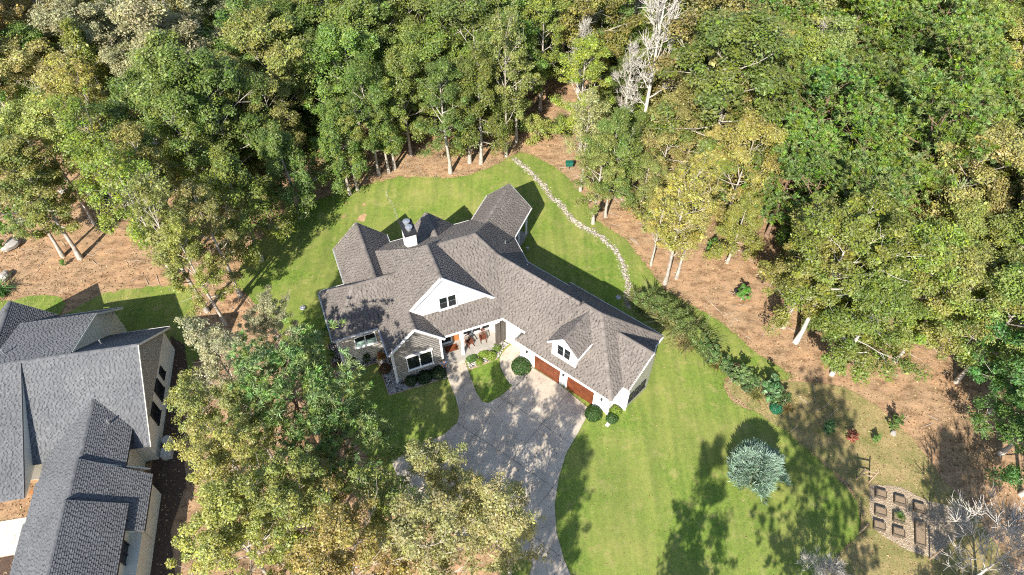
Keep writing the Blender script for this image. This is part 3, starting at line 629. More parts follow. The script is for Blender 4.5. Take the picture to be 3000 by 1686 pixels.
# chimney
cm = MB().prism([mf.r(-.57, 8.45, 4.0), mf.r(.4, 8.45, 4.0), mf.r(.4, 10.2, 4.0), mf.r(-.57, 10.2, 4.0)], (0, 0, 4.1)).build('chimney', M['white'], H)
MB().prism([mf.r(-.68, 8.33, 8.15), mf.r(.51, 8.33, 8.15), mf.r(.51, 10.32, 8.15), mf.r(-.68, 10.32, 8.15)], (0, 0, .28)).build('chimney_cap', M['dark'], cm)
for v in (8.95, 9.75):
    c = mf.r(-.08, v, 8.4); MB().lathe([(.24, 0), (.24, .32), (.34, .34), (.34, .42), (.05, .5)], c, 14).build('flue', M['metal'], cm)
# downspouts and vent pipes
for fr_, u, v, zt in ((mf, -5.05, -.12, EV), (mf, -9.3, 3.42, EV), (gf, 12.58, -1.08, 2.9)):
    c = fr_.p(u, v, 0); MB().box((c[0] - .05, c[1] - .05, float(g(c[0], c[1]))), (c[0] + .05, c[1] + .05, zt - .1)).build('downspout', M['trim'], H)
for p_ in (mf.r(8.9, 7.3, 4.7), wf.r(-1.2, 5.2, 4.75)): MB().lathe([(.06, -.2), (.06, .35)], p_, 8).build('vent_pipe', M['metal'], H)

# ------------------------------------------------------------------ the neighbouring house
N = world_thing('neighbour_house', 'grey shingled house with pale rendered walls at the lower left edge', 'house', (-34.0, 30.0, 0.0))
nf = Frame((-30.734, 33.348), 10.7, 3.0, 1.0); q = nf.r; S2 = M['shingle2']
def NS(*p): return roof_slope(N, p, S2, 0.145)
def NC(a, b, **k): return ridge_cap(N, a, b, S2, **k)
NS(q(-9.0, -6.7, 3), q(0, -6.7, 3), q(0, 0, 8), q(-9.0, 0, 8)); NS(q(.05, 5.6, 3), q(-12, 5.6, 3), q(-12, 0, 8), q(.05, 0, 8))
NS(q(-17, -9.5, 3), q(-8.95, -9.5, 3), q(-8.95, 0, 8.05), q(-17, 0, 8.05)); NC(q(-16, 0, 8.05), q(0, 0, 8.0))
MB().prism([q(-8.98, -9.3, 2.75), q(-8.98, -.2, 2.75), q(-8.98, -.2, 7.75), q(-8.98, -9.3, 2.95)], [*(-nf.a * .12), 0]).build('step_wall', M['cream'], N)
NS(q(-11.5, 0, 8.02), q(-5.2, 0, 8.02), q(-5.2, 5.9, 5.95), q(-11.5, 5.9, 5.95)); NS(q(-4.6, 8.7, 3.1), q(-11.5, 8.7, 3.1), q(-11.5, 5.9, 5.95), q(-5.2, 5.9, 5.95))
MB().prism([q(-5.35, .3, 7.6), q(-5.35, 5.9, 5.75), q(-5.35, 8.4, 3.2), q(-5.35, 5.4, 2.9)], [*(-nf.a * .12), 0]).build('end_wall', M['cream'], N)
NS(q(-13.2, 8.9, 5.9), q(-13.2, 3.0, 5.9), q(-10.2, 3.0, 3.1), q(-10.2, 8.9, 3.1)); NS(q(-13.2, 3.0, 5.9), q(-13.2, 8.9, 5.9), q(-16.5, 8.9, 3.0), q(-16.5, 3.0, 3.0)); NC(q(-13.2, 3.2, 5.9), q(-13.2, 8.9, 5.9))
# front wing, three steps
NS(q(-1.2, -9.0, 4.03), q(-1.2, -4.0, 4.03), q(-3.9, -2.6, 5.75), q(-3.9, -9.0, 5.75)); NS(q(-8.1, -4, 3.1), q(-8.1, -9.0, 3.1), q(-3.9, -9.0, 5.75), q(-3.9, -2.6, 5.75))
NS(q(.6, -14.0, 3.2), q(.6, -9.4, 3.2), q(-3.9, -8.6, 6.05), q(-3.9, -14.0, 6.05)); NS(q(-8.1, -8.6, 3.4), q(-8.1, -14, 3.4), q(-3.9, -14, 6.05), q(-3.9, -8.6, 6.05))
NS(q(-.4, -24.0, 4.2), q(-.4, -12.1, 4.2), q(-3.9, -12.1, 6.45), q(-3.9, -24.0, 6.45)); NS(q(-8.0, -12.1, 3.8), q(-8.0, -24, 3.8), q(-3.9, -24, 6.45), q(-3.9, -12.1, 6.45))
NC(q(-3.9, -8.6, 5.75), q(-3.9, -2.7, 5.75)); NC(q(-3.9, -12.1, 6.05), q(-3.9, -8.6, 6.05)); NC(q(-3.9, -24, 6.45), q(-3.9, -12.1, 6.45))
MB().prism([q(-7.8, -8.72, 3.1), q(.3, -8.72, 3.0), q(-3.9, -8.72, 5.9)], [*(-nf.b * .1), 0]).build('gable_wall', M['cream'], N); MB().prism([q(-7.8, -12.22, 3.4), q(-.7, -12.22, 3.9), q(-3.9, -12.22, 6.3)], [*(-nf.b * .1), 0]).build('gable_wall', M['cream'], N)
wall_box(N, nf, -16.5, -.45, -6.3, 5.2, -1, 2.95, 'cream'); wall_box(N, nf, -7.6, -1.55, -9.2, -6, -1, 3.4, 'cream'); wall_box(N, nf, -7.6, .15, -13.6, -9.6, -1, 3.1, 'cream'); wall_box(N, nf, -7.5, -.75, -24, -12.4, -1, 3.9, 'cream'); wall_box(N, nf, -11.2, -5.3, 5, 8.4, -1, 3.1, 'cream')
wall_box(N, nf, -1.6, .15, -24, -13.55, -1, 2.4, 'cream')
MB().prism([q(-.45, -6.3, 2.9), q(-.45, 5.2, 2.9), q(-.45, 0, 7.75)], [*(-nf.a * .15), 0]).build('gable_wall', M['cream'], N)
MB().prism([q(-.45, -6.3, 2.9), q(-.45, 5.2, 2.9), q(-.45, 5.2, 3.25), q(-.45, 0, 7.8), q(-.45, -6.3, 3.2)], [*(-nf.a * .16), 0]).build('gable_wall', M['cream'], N)
for a, b_ in ((q(0, -6.7, 3), q(0, 0, 8)), (q(0, 0, 8), q(.05, 5.6, 3)), (q(-5.2, 0.2, 7.95), q(-5.2, 5.9, 5.95)), (q(-5.2, 5.9, 5.95), q(-4.6, 8.7, 3.1))): board(N, a, b_, 'rake_board', .06, .18, 'cream')
gutter(N, q(.05, 5.6, 3), q(-4.5, 5.6, 3)); gutter(N, q(-4.6, 8.7, 3.1), q(-10, 8.7, 3.1))
for a, b_ in ((q(-1.2, -9.0, 4.03), q(-1.2, -5.0, 4.03)), (q(.6, -14, 3.2), q(.6, -9.4, 3.2)), (q(-.4, -24, 4.2), q(-.4, -14.1, 4.2))): board(N, a, b_, 'fascia', .05, .16, 'dark')
for v, w_, h_ in ((1.2, .75, .9), (-.6, 1.3, 1.5), (-3.0, 1.3, 1.5)): window(N, nf.p(-.43, v, 2.1), nf.b, w_, h_, 1, 2, mat='dark')
window(N, nf.p(-.72, -15.3, 3.0), nf.b, 1.5, 1.3, 2, 2, mat='dark')
for p_ in (q(-2.6, -5.2, 4.95), q(-4.0, 2.2, 6.1), q(-10.8, 1.4, 7.6)): MB().lathe([(.07, -.2), (.07, .5)], p_, 8).build('vent_pipe', M['metal'], N)
bw = MB()
for dv in (0, .5): bw.beam(nf.p(-8.2, -9.3 - dv, 0), nf.p(-8.2, -9.3 - dv, 3.0), .16, .16, (0, 1, 0))
bw.beam(nf.p(-8.6, -9.0, 2.95), nf.p(-7.6, -10.2, 2.95), .2, .25); bw.build('porch_bracket', M['wood_orange'], N)
sheet('patio', [nf.xy(-20, -9.6), nf.xy(-7.7, -9.6), nf.xy(-7.7, -12.6), nf.xy(-20, -12.6)], 0.06, M['patio'], 2.0, kind='structure')
sheet('mulch_bed', [nf.xy(-20, -12.7), nf.xy(-7.7, -12.7), nf.xy(-7.7, -14.4), nf.xy(-20, -14.4)], 0.05, M['mulch'], 2.0, kind='structure')
sheet('patio', [nf.xy(-20, -14.5), nf.xy(-7.6, -14.5), nf.xy(-7.6, -26), nf.xy(-20, -26)], 0.06, M['patio'], 2.0, kind='structure')

# ------------------------------------------------------------------ tree kit
def tubes(paths, sides=5):
    """list of (points, radii) -> one mesh worth of quads"""
    Vs = []; Fs = []; nb = 0
    for pts, rad in paths:
        P = np.asarray(pts, float); k = len(P); sd = sides if rad[0] > 0.05 else (4 if rad[0] > 0.02 else 3)
        T = np.gradient(P, axis=0); T /= np.linalg.norm(T, axis=1)[:, None] + 1e-9
        ref = np.array([1.0, 0, 0]) if abs(T[0][0]) < 0.8 else np.array([0, 1.0, 0])
        A = np.cross(T, ref); A /= np.linalg.norm(A, axis=1)[:, None] + 1e-9; B = np.cross(T, A)
        th = 2 * np.pi * np.arange(sd) / sd; R_ = np.asarray(rad, float)[:, None, None]
        V = P[:, None, :] + R_ * (np.cos(th)[None, :, None] * A[:, None, :] + np.sin(th)[None, :, None] * B[:, None, :])
        i, j = np.meshgrid(np.arange(k - 1), np.arange(sd), indexing='ij'); i = i.ravel(); j = j.ravel()
        Fs.append(np.stack([i * sd + j, i * sd + (j + 1) % sd, (i + 1) * sd + (j + 1) % sd, (i + 1) * sd + j], 1) + nb)
        Vs.append(V.reshape(-1, 3)); nb += k * sd
    return np.concatenate(Vs), np.concatenate(Fs)
def leaf_quads(C, nrm, size, rg, aspect=0.62, axis=None):
    n_ = len(C)
    nrm = nrm / (np.linalg.norm(nrm, axis=1)[:, None] + 1e-9)
    if axis is None: axis = rg.normal(size=(n_, 3))
    a = axis - nrm * (axis * nrm).sum(1)[:, None]; a /= np.linalg.norm(a, axis=1)[:, None] + 1e-9
    b = np.cross(nrm, a); s = size[:, None]
    V = np.stack([C - a * s * .5, C + b * s * aspect * .5 - nrm * s * .06, C + a * s * .5, C - b * s * aspect * .5 - nrm * s * .06], 1)
    F = np.arange(n_ * 4).reshape(n_, 4)
    return V.reshape(-1, 3), F
def curve(a, d, L, up, rg, n=5, wob=0.12):
    P = [np.array(a, float)]; d = np.array(d, float) / np.linalg.norm(d)
    for _ in range(n - 1):
        d = d + np.array([0, 0, up]) / n + rg.normal(0, wob, 3); d /= np.linalg.norm(d); P.append(P[-1] + d * L / (n - 1))
    return np.array(P)
def grow(seed, h, cb, rad, prof, nlimb, elev, nsec, lean=0.03):
    """trunk, limbs and secondary branches; returns tube paths and clump anchors (point, outward)"""
    rg = np.random.default_rng(seed); k = 9
    tz = np.linspace(0, h * 0.95, k); w_ = np.cumsum(rg.normal(0, lean * h / k, (k, 2)), 0); w_ -= w_[0]
    tr = np.column_stack([w_, tz]); r0 = 0.0125 * h + 0.04
    paths = [(tr, r0 * (1 - 0.85 * (tz / tz[-1]) ** 0.9) * np.where(tz < 0.5, 1.35, 1))]
    anch = []; az = rg.uniform(0, 6.28)
    for i in range(nlimb):
        t = (i + rg.uniform(0.1, 0.9)) / nlimb; z = h * (cb + (0.94 - cb) * t); az += 2.4 + rg.normal(0, 0.3)
        b0 = np.array([np.interp(z, tz, tr[:, 0]), np.interp(z, tz, tr[:, 1]), z])
        el = elev(t) + rg.normal(0, 0.12); L = rad * prof(t) * rg.uniform(0.75, 1.15)
        P = curve(b0, (math.cos(az) * math.cos(el), math.sin(az) * math.cos(el), math.sin(el)), L, 0.25, rg, 5, 0.10)
        rl = max(0.028, 0.34 * r0 * (1 - 0.6 * t) * (0.5 + 0.5 * L / rad)); paths.append((P, np.linspace(rl, 0.012, 5)))
        anch.append((P[-1], P[-1] - b0))
        for j in range(nsec):
            s = rg.uniform(0.3, 0.98); q_ = np.array([np.interp(s * 4, range(5), P[:, m_]) for m_ in range(3)]); d0 = P[-1] - P[0]; d0 /= np.linalg.norm(d0)
            d1 = d0 + rg.normal(0, 0.65, 3) + np.array([0, 0, 0.25]); S = curve(q_, d1, L * rg.uniform(0.25, 0.5), 0.2, rg, 4, 0.14)
            paths.append((S, np.linspace(max(0.018, rl * 0.45), 0.010, 4))); anch.append((S[-1], S[-1] - b0)); 
            if rg.random() < 0.6: anch.append((S[2], S[2] - b0))
    anch.append((tr[-1], np.array([0, 0, 1.0])))
    return paths, anch, rg
def broadleaf(seed, h, cb, rad, nleaf, leaf, nlimb=18, nsec=5, shape='oval', clump=0.75, bare=0.0, droop=0.0, flat=0.65):
    prof = {'oval': lambda t: 0.35 + 0.75 * math.sin(math.pi * min(1, 0.18 + 0.80 * t)) ** 0.8, 'cone': lambda t: 1.08 - 0.8 * t, 'vase': lambda t: 0.55 + 0.5 * math.sin(math.pi * (0.15 + 0.7 * t))}[shape]
    elev = {'oval': lambda t: 0.25 + 0.75 * t, 'cone': lambda t: 0.05 + 0.65 * t, 'vase': lambda t: 0.75 + 0.4 * t}[shape]
    paths, anch, rg = grow(seed, h, cb, rad, prof, nlimb, elev, nsec)
    if bare: anch = [a for a in anch if rg.random() > bare]
    A = np.array([a[0] for a in anch]); O_ = np.array([a[1] for a in anch]); k = len(A)
    wt = rg.uniform(0.4, 1.6, k); idx = rg.choice(k, nleaf, p=wt / wt.sum())
    cr = clump * rg.uniform(0.6, 1.3, k)[idx]
    dv = rg.normal(size=(nleaf, 3)); dv /= np.linalg.norm(dv, axis=1)[:, None]; dv *= (rg.random(nleaf) ** 0.45)[:, None]
    C = A[idx] + dv * cr[:, None] * np.array([1, 1, flat]) ; C[:, 2] -= droop * rg.random(nleaf) ** 2 * 1.5
    out = O_[idx] / (np.linalg.norm(O_[idx], axis=1)[:, None] + 1e-6)
    nrm = dv * 0.55 + out * 0.25 + np.array([0, 0, 0.65]) + rg.normal(0, 0.45, (nleaf, 3))
    V, F = leaf_quads(C, nrm, leaf * np.exp(rg.normal(0, 0.33, nleaf)), rg)
    cg = rg.random(k)[idx] * 0.6 + rg.random(nleaf) * 0.4
    col = np.stack([np.clip(rg.normal(0.5, 0.2, nleaf) + (rg.random(k)[idx] - .5) * .35, 0, 1), cg, rg.random(nleaf)], 1).repeat(4, 0)
    tv, tf = tubes(paths)
    return np_mesh('trunk', tv, tf, smooth=True), np_mesh('crown', V, F, col)
def pine(seed, h, cb, rad, ntuft, nl=13, shape='round', blade=0.36, bw=0.035):
    prof = (lambda t: 0.45 + 0.7 * math.sin(math.pi * (0.2 + 0.72 * t))) if shape == 'round' else (lambda t: 1.05 - 0.9 * t)
    paths, anch, rg = grow(seed, h, cb, rad, prof, 24, lambda t: 0.05 + 0.7 * t, 5, 0.02)
    A = np.array([a[0] for a in anch]); O_ = np.array([a[1] for a in anch]); k = len(A)
    idx = rg.integers(0, k, ntuft); T = A[idx] + rg.normal(0, 0.48, (ntuft, 3)) * np.array([1, 1, 0.6])
    out = O_[idx] / (np.linalg.norm(O_[idx], axis=1)[:, None] + 1e-6) + np.array([0, 0, 0.7])
    Tb = T.repeat(nl, 0); d = out.repeat(nl, 0) * 0.75 + rg.normal(0, 0.75, (ntuft * nl, 3)); d /= np.linalg.norm(d, axis=1)[:, None]
    L = blade * rg.uniform(0.7, 1.2, ntuft * nl); C = Tb + d * (L * 0.5)[:, None]
    nrm = np.cross(d, rg.normal(size=d.shape))
    V, F = leaf_quads(C, nrm, L, rg, bw / blade * 2.4, d)
    col = np.stack([np.clip(rg.normal(0.5, 0.16, ntuft).repeat(nl) + rg.normal(0, 0.12, ntuft * nl), 0, 1), rg.random(ntuft).repeat(nl), rg.random(ntuft).repeat(nl)], 1).repeat(4, 0)
    tv, tf = tubes(paths)
    return np_mesh('trunk', tv, tf, smooth=True), np_mesh('crown', V, F, col)
def bare_tree(seed, h, cb, rad, nlimb, vase=True, twig=6):
    rg = np.random.default_rng(seed + 500)
    paths, anch, _ = grow(seed, h, cb, rad, lambda t: 0.7 + 0.4 * math.sin(math.pi * t), nlimb, (lambda t: 0.85 + 0.4 * t) if vase else (lambda t: 0.4 + 0.6 * t), 5, 0.03)
    tw = []
    for a, o in anch:
        for _ in range(twig):
            d = o / (np.linalg.norm(o) + 1e-6) + rg.normal(0, 0.55, 3) + np.array([0, 0, .3]); tw.append((curve(a, d, rg.uniform(.5, 1.3), 0.3, rg, 4, .2), np.linspace(0.026, 0.012, 4)))
    tv, tf = tubes(paths); cv, cf = tubes(tw)
    return np_mesh('trunk', tv, tf, smooth=True), np_mesh('twigs', cv, cf)
LIB = {}
for i in range(5): LIB['oak%d' % i] = broadleaf(10 + i, 15.5, 0.24, 4.3, 36000, 0.168, 24, 6, 'oval', 0.80)
for i in range(4): LIB['slim%d' % i] = broadleaf(30 + i, 18.0, 0.24, 2.9, 24000, 0.160, 26, 5, 'oval', 0.62)
for i in range(2): LIB['loose%d' % i] = broadleaf(40 + i, 16.0, 0.28, 3.6, 12500, 0.165, 22, 6, 'vase', 0.7, 0.22)
for i in range(2): LIB['droop%d' % i] = broadleaf(50 + i, 15.0, 0.18, 3.4, 28000, 0.160, 28, 6, 'cone', 0.55, 0.0, 0.9)
for i in range(4): LIB['pine%d' % i] = pine(60 + i, 17.0, 0.36, 3.7, 900, 24, 'round', 0.40, 0.030)
for i in range(2): LIB['bare%d' % i] = bare_tree(70 + i, 17.0, 0.25, 3.0, 18)
for i in range(2): LIB['near%d' % i] = broadleaf(80 + i, 16.0, 0.34, 5.0, 36000, 0.165, 26, 7, 'oval', 0.68, 0.34)
for i in range(2): LIB['thin%d' % i] = broadleaf(84 + i, 15.0, 0.28, 3.9, 15000, 0.160, 24, 7, 'vase', 0.62, 0.42)
LIB['nearpine'] = pine(90, 15.0, 0.42, 4.2, 850, 28, 'round', 0.50, 0.028)
LIB['bush0'] = broadleaf(95, 2.6, 0.1, 1.6, 3600, 0.155, 12, 4, 'oval', 0.5)
LIB['bush1'] = broadleaf(96, 1.5, 0.05, 0.95, 1100, 0.17, 12, 3, 'vase', 0.22)
BARK = {'pine': 'bark_pine', 'near': 'bark', 'bare': 'bark_white'}
def tree(kind, base, h, label, col, group=None, wid=1.0, name=None, rz=None, lean=(0, 0), bark=None, cat='tree'):
    tm, cm_ = LIB[kind]; zt = {'oak': 15.5, 'slim': 18.0, 'loos': 16.0, 'droo': 15.0, 'pine': 17.0, 'bare': 17.0, 'near': 16.0, 'thin': 15.0, 'bush': 2.6}[kind[:4].rstrip('0123456789') if kind[:3] != 'oak' else 'oak'] if kind != 'nearpine' else 15.0
    nm = name or ('pine_tree' if 'pine' in kind else 'dead_tree' if 'bare' in kind else 'bush' if 'bush' in kind else 'broadleaf_tree')
    o = thing(nm, label, cat, (base[0], base[1], float(g(base[0], base[1])) - 0.05), rng.uniform(0, 6.28) if rz is None else rz, group)
    s = h / zt; o.scale = (s * wid, s * wid, s); o.rotation_euler[0] = lean[0]; o.rotation_euler[1] = lean[1]
    key = 'pine' if 'pine' in kind else kind[:4]
    bm_ = M[bark or BARK.get(key, 'bark')]
    for me, part in ((tm, 'trunk'), (cm_, 'twigs' if 'bare' in kind else 'crown')):
        c = bpy.data.objects.new(part, me); COL.objects.link(c); c.parent = o
        mt = bm_ if part in ('trunk', 'twigs') else M['needle' if 'pine' in kind else 'leaf']
        if not me.materials: me.materials.append(mt)
        if me.materials[0] != mt: c.material_slots[0].link = 'OBJECT'; c.material_slots[0].material = mt
        c.color = (*col, 1)
    return o
G = {'green': (0.158, 0.228, 0.048), 'olive': (0.255, 0.280, 0.072), 'yellow': (0.345, 0.325, 0.092), 'pale': (0.370, 0.365, 0.200), 'rust': (0.320, 0.265, 0.082), 'lime': (0.240, 0.305, 0.054), 'deep': (0.100, 0.215, 0.050),
     'pine': (0.180, 0.265, 0.056), 'bluepine': (0.235, 0.335, 0.115), 'gold': (0.36, 0.325, 0.075), 'brown': (0.360, 0.335, 0.140)}
def jit(c, a=0.16):
    k = rng.normal(1, a); return tuple(float(np.clip(x * k * rng.normal(1, 0.06), 0.01, 0.6)) for x in c)
CW = {'green': 'green', 'olive': 'olive', 'yellow': 'yellow-green', 'pale': 'silvery', 'rust': 'rusty', 'lime': 'lime', 'deep': 'dark', 'pine': 'green', 'bluepine': 'bluish', 'gold': 'golden', 'brown': 'brownish'}

# ------------------------------------------------------------------ the wood: border trees with visible trunks first
TREES = []
def put(u, v, kind, h, c, label, wid=1.0, group=None, **k):
    p = gp(u, v); TREES.append((p[0], p[1])); return tree(kind, p, h, label, jit(G[c], 0.08), group, wid, **k)
put(1320, 507, 'slim0', 15, 'green', 'green tree with the foremost straight pale trunk at the edge of the back lawn', 1.1)
put(1376, 477, 'slim1', 14, 'green', 'green tree with a thin trunk, second behind the pale trunk at the back lawn', 1.15)
put(1409, 479, 'droop0', 15, 'green', 'drooping green tree on the pine straw behind the rear porch', 1.1)
put(1483, 459, 'loose1', 17, 'olive', 'half bare tree with a tall straight trunk near the top of the stone path', 0.75)
put(1513, 416, 'slim2', 13, 'olive', 'olive tree just behind the half bare one near the stone path', 1.1)
put(1204, 456, 'oak1', 13, 'lime', 'lime green tree with a short pale trunk left of the pale straight trunk')
put(1157, 495, 'slim3', 12, 'lime', 'rightmost of three slender trees on the shaded slope behind the left gable', 1.1)
put(1140, 506, 'slim1', 12, 'green', 'middle of three slender trees on the shaded slope behind the left gable')
put(1111, 512, 'oak2', 14, 'green', 'leftmost of three slender trees on the shaded slope behind the left gable', .85)
put(1048, 557, 'slim0', 12, 'lime', 'slim lime green tree beside the worn path behind the left gable')
put(1026, 570, 'droop1', 13, 'green', 'drooping dark trunked tree left of the worn path behind the house', 1.0)
put(880, 640, 'droop0', 13, 'green', 'broad drooping green tree shading the left end of the back lawn', 1.2)
put(767, 762, 'droop1', 15, 'green', 'leaning green tree on the bare soil at the left corner of the lawn', 1.15)
put(185, 752, 'oak3', 14, 'olive', 'olive tree with a thick grey trunk in the clearing at the left', 1.0, lean=(0, -.10))
put(236, 757, 'slim2', 15, 'olive', 'tree with a slim pale trunk right beside the thick grey one in the left clearing', 1.2, lean=(0, -.06))
put(279, 656, 'oak0', 15, 'yellow', 'yellow-green tree standing behind the two trunks in the left clearing', 1.0)
put(607, 912, 'loose0', 16, 'olive', 'sparse tall tree with a thin pale trunk above the neighbour lawn', 1.0)
put(660, 950, 'slim0', 14, 'olive', 'thin olive tree right of the sparse one between the two houses', .9)
put(705, 868, 'slim3', 15, 'olive', 'thin olive tree on the orange soil between the two houses')
put(508, 812, 'loose1', 15, 'lime', 'sparse lime green tree at the right side of the left clearing', 1.05)
put(430, 695, 'loose0', 16, 'lime', 'open crowned tree with forked pale limbs in the left clearing', 1.1)
put(560, 730, 'slim1', 16, 'olive', 'slender olive tree on the pine straw left of the back lawn', 1.1)
put(640, 640, 'oak4', 16, 'green', 'green tree at the left rim of the wood with a light trunk', 1.0)
put(1737, 655, 'slim0', 12, 'olive', 'nearest tree beside the stone path with a short straight trunk', 1.15)
put(1773, 636, 'oak2', 13, 'green', 'green tree with a dark trunk just behind the one beside the stone path', .85)
put(1700, 560, 'loose1', 12, 'brown', 'shaggy brownish tree beside the green bin')
put(1907, 778, 'loose0', 10, 'gold', 'small golden tree with a stubby pale trunk on the red soil', .95)
put(1948, 833, 'loose1', 14, 'gold', 'golden yellow tree with a long white trunk right of the lawn', 1.0)
put(1981, 816, 'loose0', 12, 'yellow', 'yellow tree just right of the long white trunk')
put(2294, 960, 'oak0', 14, 'lime', 'tree with a bent white trunk on the red soil at the right', 1.05)
put(2331, 1003, 'near0', 16, 'lime', 'large tree with a thick flaring white trunk on the red soil at the right', 1.1, bark='bark_white')
put(2436, 1098, 'oak3', 13, 'green', 'green tree with a short split white trunk right of the flaring one', 1.1, bark='bark_white')
put(2520, 1010, 'oak1', 15, 'lime', 'lime green tree behind the split white trunk at the right')
put(2620, 1060, 'oak4', 14, 'olive', 'olive tree at the right edge of the red soil slope')
put(2930, 1330, 'oak2', 12, 'deep', 'deep green bushy tree at the right edge above the raised beds', 1.2)
put(2990, 1450, 'oak0', 11, 'deep', 'lowest of the deep green trees along the right edge', 1.2)
put(2900, 1210, 'oak1', 13, 'deep', 'deep green tree second up along the right edge', 1.1)
put(2800, 1120, 'oak3', 14, 'olive', 'olive tree shading the soil at the right edge')
put(1868, 432, 'bare0', 23, 'olive', 'tall white dead tree rising above the wood behind the lawn', 1.0, rz=1.0)
put(1815, 425, 'bare1', 13, 'olive', 'grey dead tree with brushy upright branches beside the tall white one', .8)
put(1690, 330, 'bare1', 12, 'olive', 'short dead tree with white branches in the wood behind the green bin', 1.0)
put(2330, 360, 'bare0', 13, 'olive', 'dead tree with bleached branches among the pines', 1.3)
put(2030, 640, 'slim3', 12, 'yellow', 'slim yellowish tree at the edge of the wood behind the golden trees')
put(2130, 770, 'droop0', 10, 'lime', 'low spreading lime tree leaning over the red soil', 1.2)

# ------------------------------------------------------------------ the wood: closed canopy
clear = [(-300, 900), (-300, 560), (40, 470), (200, 430), (330, 560), (420, 600), (560, 640), (700, 600), (850, 540), (1000, 500), (1130, 450), (1320, 420), (1500, 395), (1640, 440), (1770, 590), (1850, 640),
         (1960, 740), (2090, 700), (2230, 830), (2380, 930), (2480, 1040), (2640, 1080), (2760, 1180), (2860, 1320), (3000, 1520), (3300, 1900), (3300, 2400), (-300, 2400)]
CLEAR = [gp(u, v)[:2] for u, v in clear]
cand = []
y = 41.0
row = 0
while y < 97:
    sp = 4.7 + 0.02 * (y - 60)
    for x in np.arange(-74, 75, sp):
        cand.append((x + (row % 2) * sp / 2 + rng.normal(0, .8), y + rng.normal(0, .8)))
    y += sp * 0.86; row += 1
def proj(x, y, z):
    d = y * math.cos(CAM_PITCH) - (z - CAM_H) * math.sin(CAM_PITCH); u_ = y * math.sin(CAM_PITCH) + (z - CAM_H) * math.cos(CAM_PITCH)
    return 1500 + FPX * x / d, 843 - FPX * u_ / d
FOREST = []
for x, y in cand:
    if inside(CLEAR, np.array(x), np.array(y)): continue
    if min((x - a) ** 2 + (y - b) ** 2 for a, b in TREES) < 3.4 ** 2: continue
    u, v = proj(x, y, 11.0)
    if u < -260 or u > 3260 or v < -420: continue
    TREES.append((x, y)); rr = rng.random(); hh = rng.normal(15.5, 1.9)
    if 1790 < proj(x, y, 6)[0] < 1930 and y < 84: hh *= .52
    # what grows where, as read from the photograph
    if u > 2150 and v < 640 and x > 20:
        side = 'right'
        if rr < .66: kd, cc = 'pine%d' % rng.integers(4), 'pine'
        elif rr < .80: kd, cc = 'oak%d' % rng.integers(5), 'olive'
        elif rr < .93: kd, cc = 'oak%d' % rng.integers(5), 'lime'
        else: kd, cc = 'oak%d' % rng.integers(5), 'yellow'
    elif u > 1900:
        side = 'right'
        kd, cc = ('oak%d' % rng.integers(5), 'lime' if rr < .45 else 'olive' if rr < .75 else 'green')
        if rr > .9: kd, cc = 'pine%d' % rng.integers(4), 'pine'
    elif u > 950:
        side = 'middle'
        if rr < .36: kd, cc = 'oak%d' % rng.integers(5), 'green'
        elif rr < .52: kd, cc = 'slim%d' % rng.integers(4), 'lime'
        elif rr < .66: kd, cc = 'droop%d' % rng.integers(2), 'green'
        elif rr < .80: kd, cc = 'oak%d' % rng.integers(5), 'olive'
        elif rr < .90: kd, cc = 'pine%d' % rng.integers(4), 'pine'
        else: kd, cc = 'loose%d' % rng.integers(2), 'brown'
    else:
        side = 'left'
        if v < 330 and 250 < u < 650 and rr < .6: kd, cc = 'oak%d' % rng.integers(5), 'pale'
        elif u < 300 and v < 330 and rr < .5: kd, cc = 'oak%d' % rng.integers(5), 'rust'
        elif rr < .28: kd, cc = 'slim%d' % rng.integers(4), 'olive'
        elif rr < .55: kd, cc = 'oak%d' % rng.integers(5), 'olive'
        elif rr < .72: kd, cc = 'oak%d' % rng.integers(5), 'green'
        elif rr < .84: kd, cc = 'droop%d' % rng.integers(2), 'lime'
        else: kd, cc = 'loose%d' % rng.integers(2), 'yellow'
    what = 'pine trees' if 'pine' in kd else 'sparse broadleaf trees' if 'loose' in kd else 'drooping broadleaf trees' if 'droop' in kd else 'slender broadleaf trees' if 'slim' in kd else 'broadleaf trees'
    lm = [(230, 'far left'), (560, 'above left clearing'), (860, 'above neighbour lawn'), (1150, 'above left gable'), (1400, 'above the chimney'), (1640, 'above rear porch'), (1950, 'near dead trees'),
          (2250, 'above golden trees'), (2450, 'above bent trunk'), (2650, 'above split trunk'), (2850, 'above timber frame'), (9999, 'far right')]
    where = next(t for lim, t in lm if u < lim); rowt = 'in the top row' if v < 60 else 'in the upper row' if v < 260 else 'in the middle row' if v < 480 else 'in the front row'
    FOREST.append((u, CW[cc], what, rowt, where, tree(kd, (x, y), hh, 'x', jit(G[cc]), {'left': 'trees of the wood on the left', 'middle': 'trees of the wood behind the house', 'right': 'trees of the wood on the right'}[side], rng.uniform(0.95, 1.2))))
from collections import defaultdict
bk = defaultdict(list)
for f in FOREST: bk[f[1:5]].append(f)
ORD = ['leftmost', 'second from left', 'third from left', 'fourth from left', 'fifth from left', 'sixth from left', 'seventh from left', 'eighth from left', 'ninth from left', 'tenth from left'] + ['one further right'] * 40
for key, fs in bk.items():
    fs.sort(key=lambda f: f[0]); col_, what, rowt, where = key
    for i, f in enumerate(fs):
        if len(fs) == 1: f[5]['label'] = '%s %s %s %s' % (col_, what[:-1], rowt, where)
        else: f[5]['label'] = '%s of the %s %s %s %s' % ('rightmost' if i == len(fs) - 1 else ORD[i], col_, what, rowt, where)

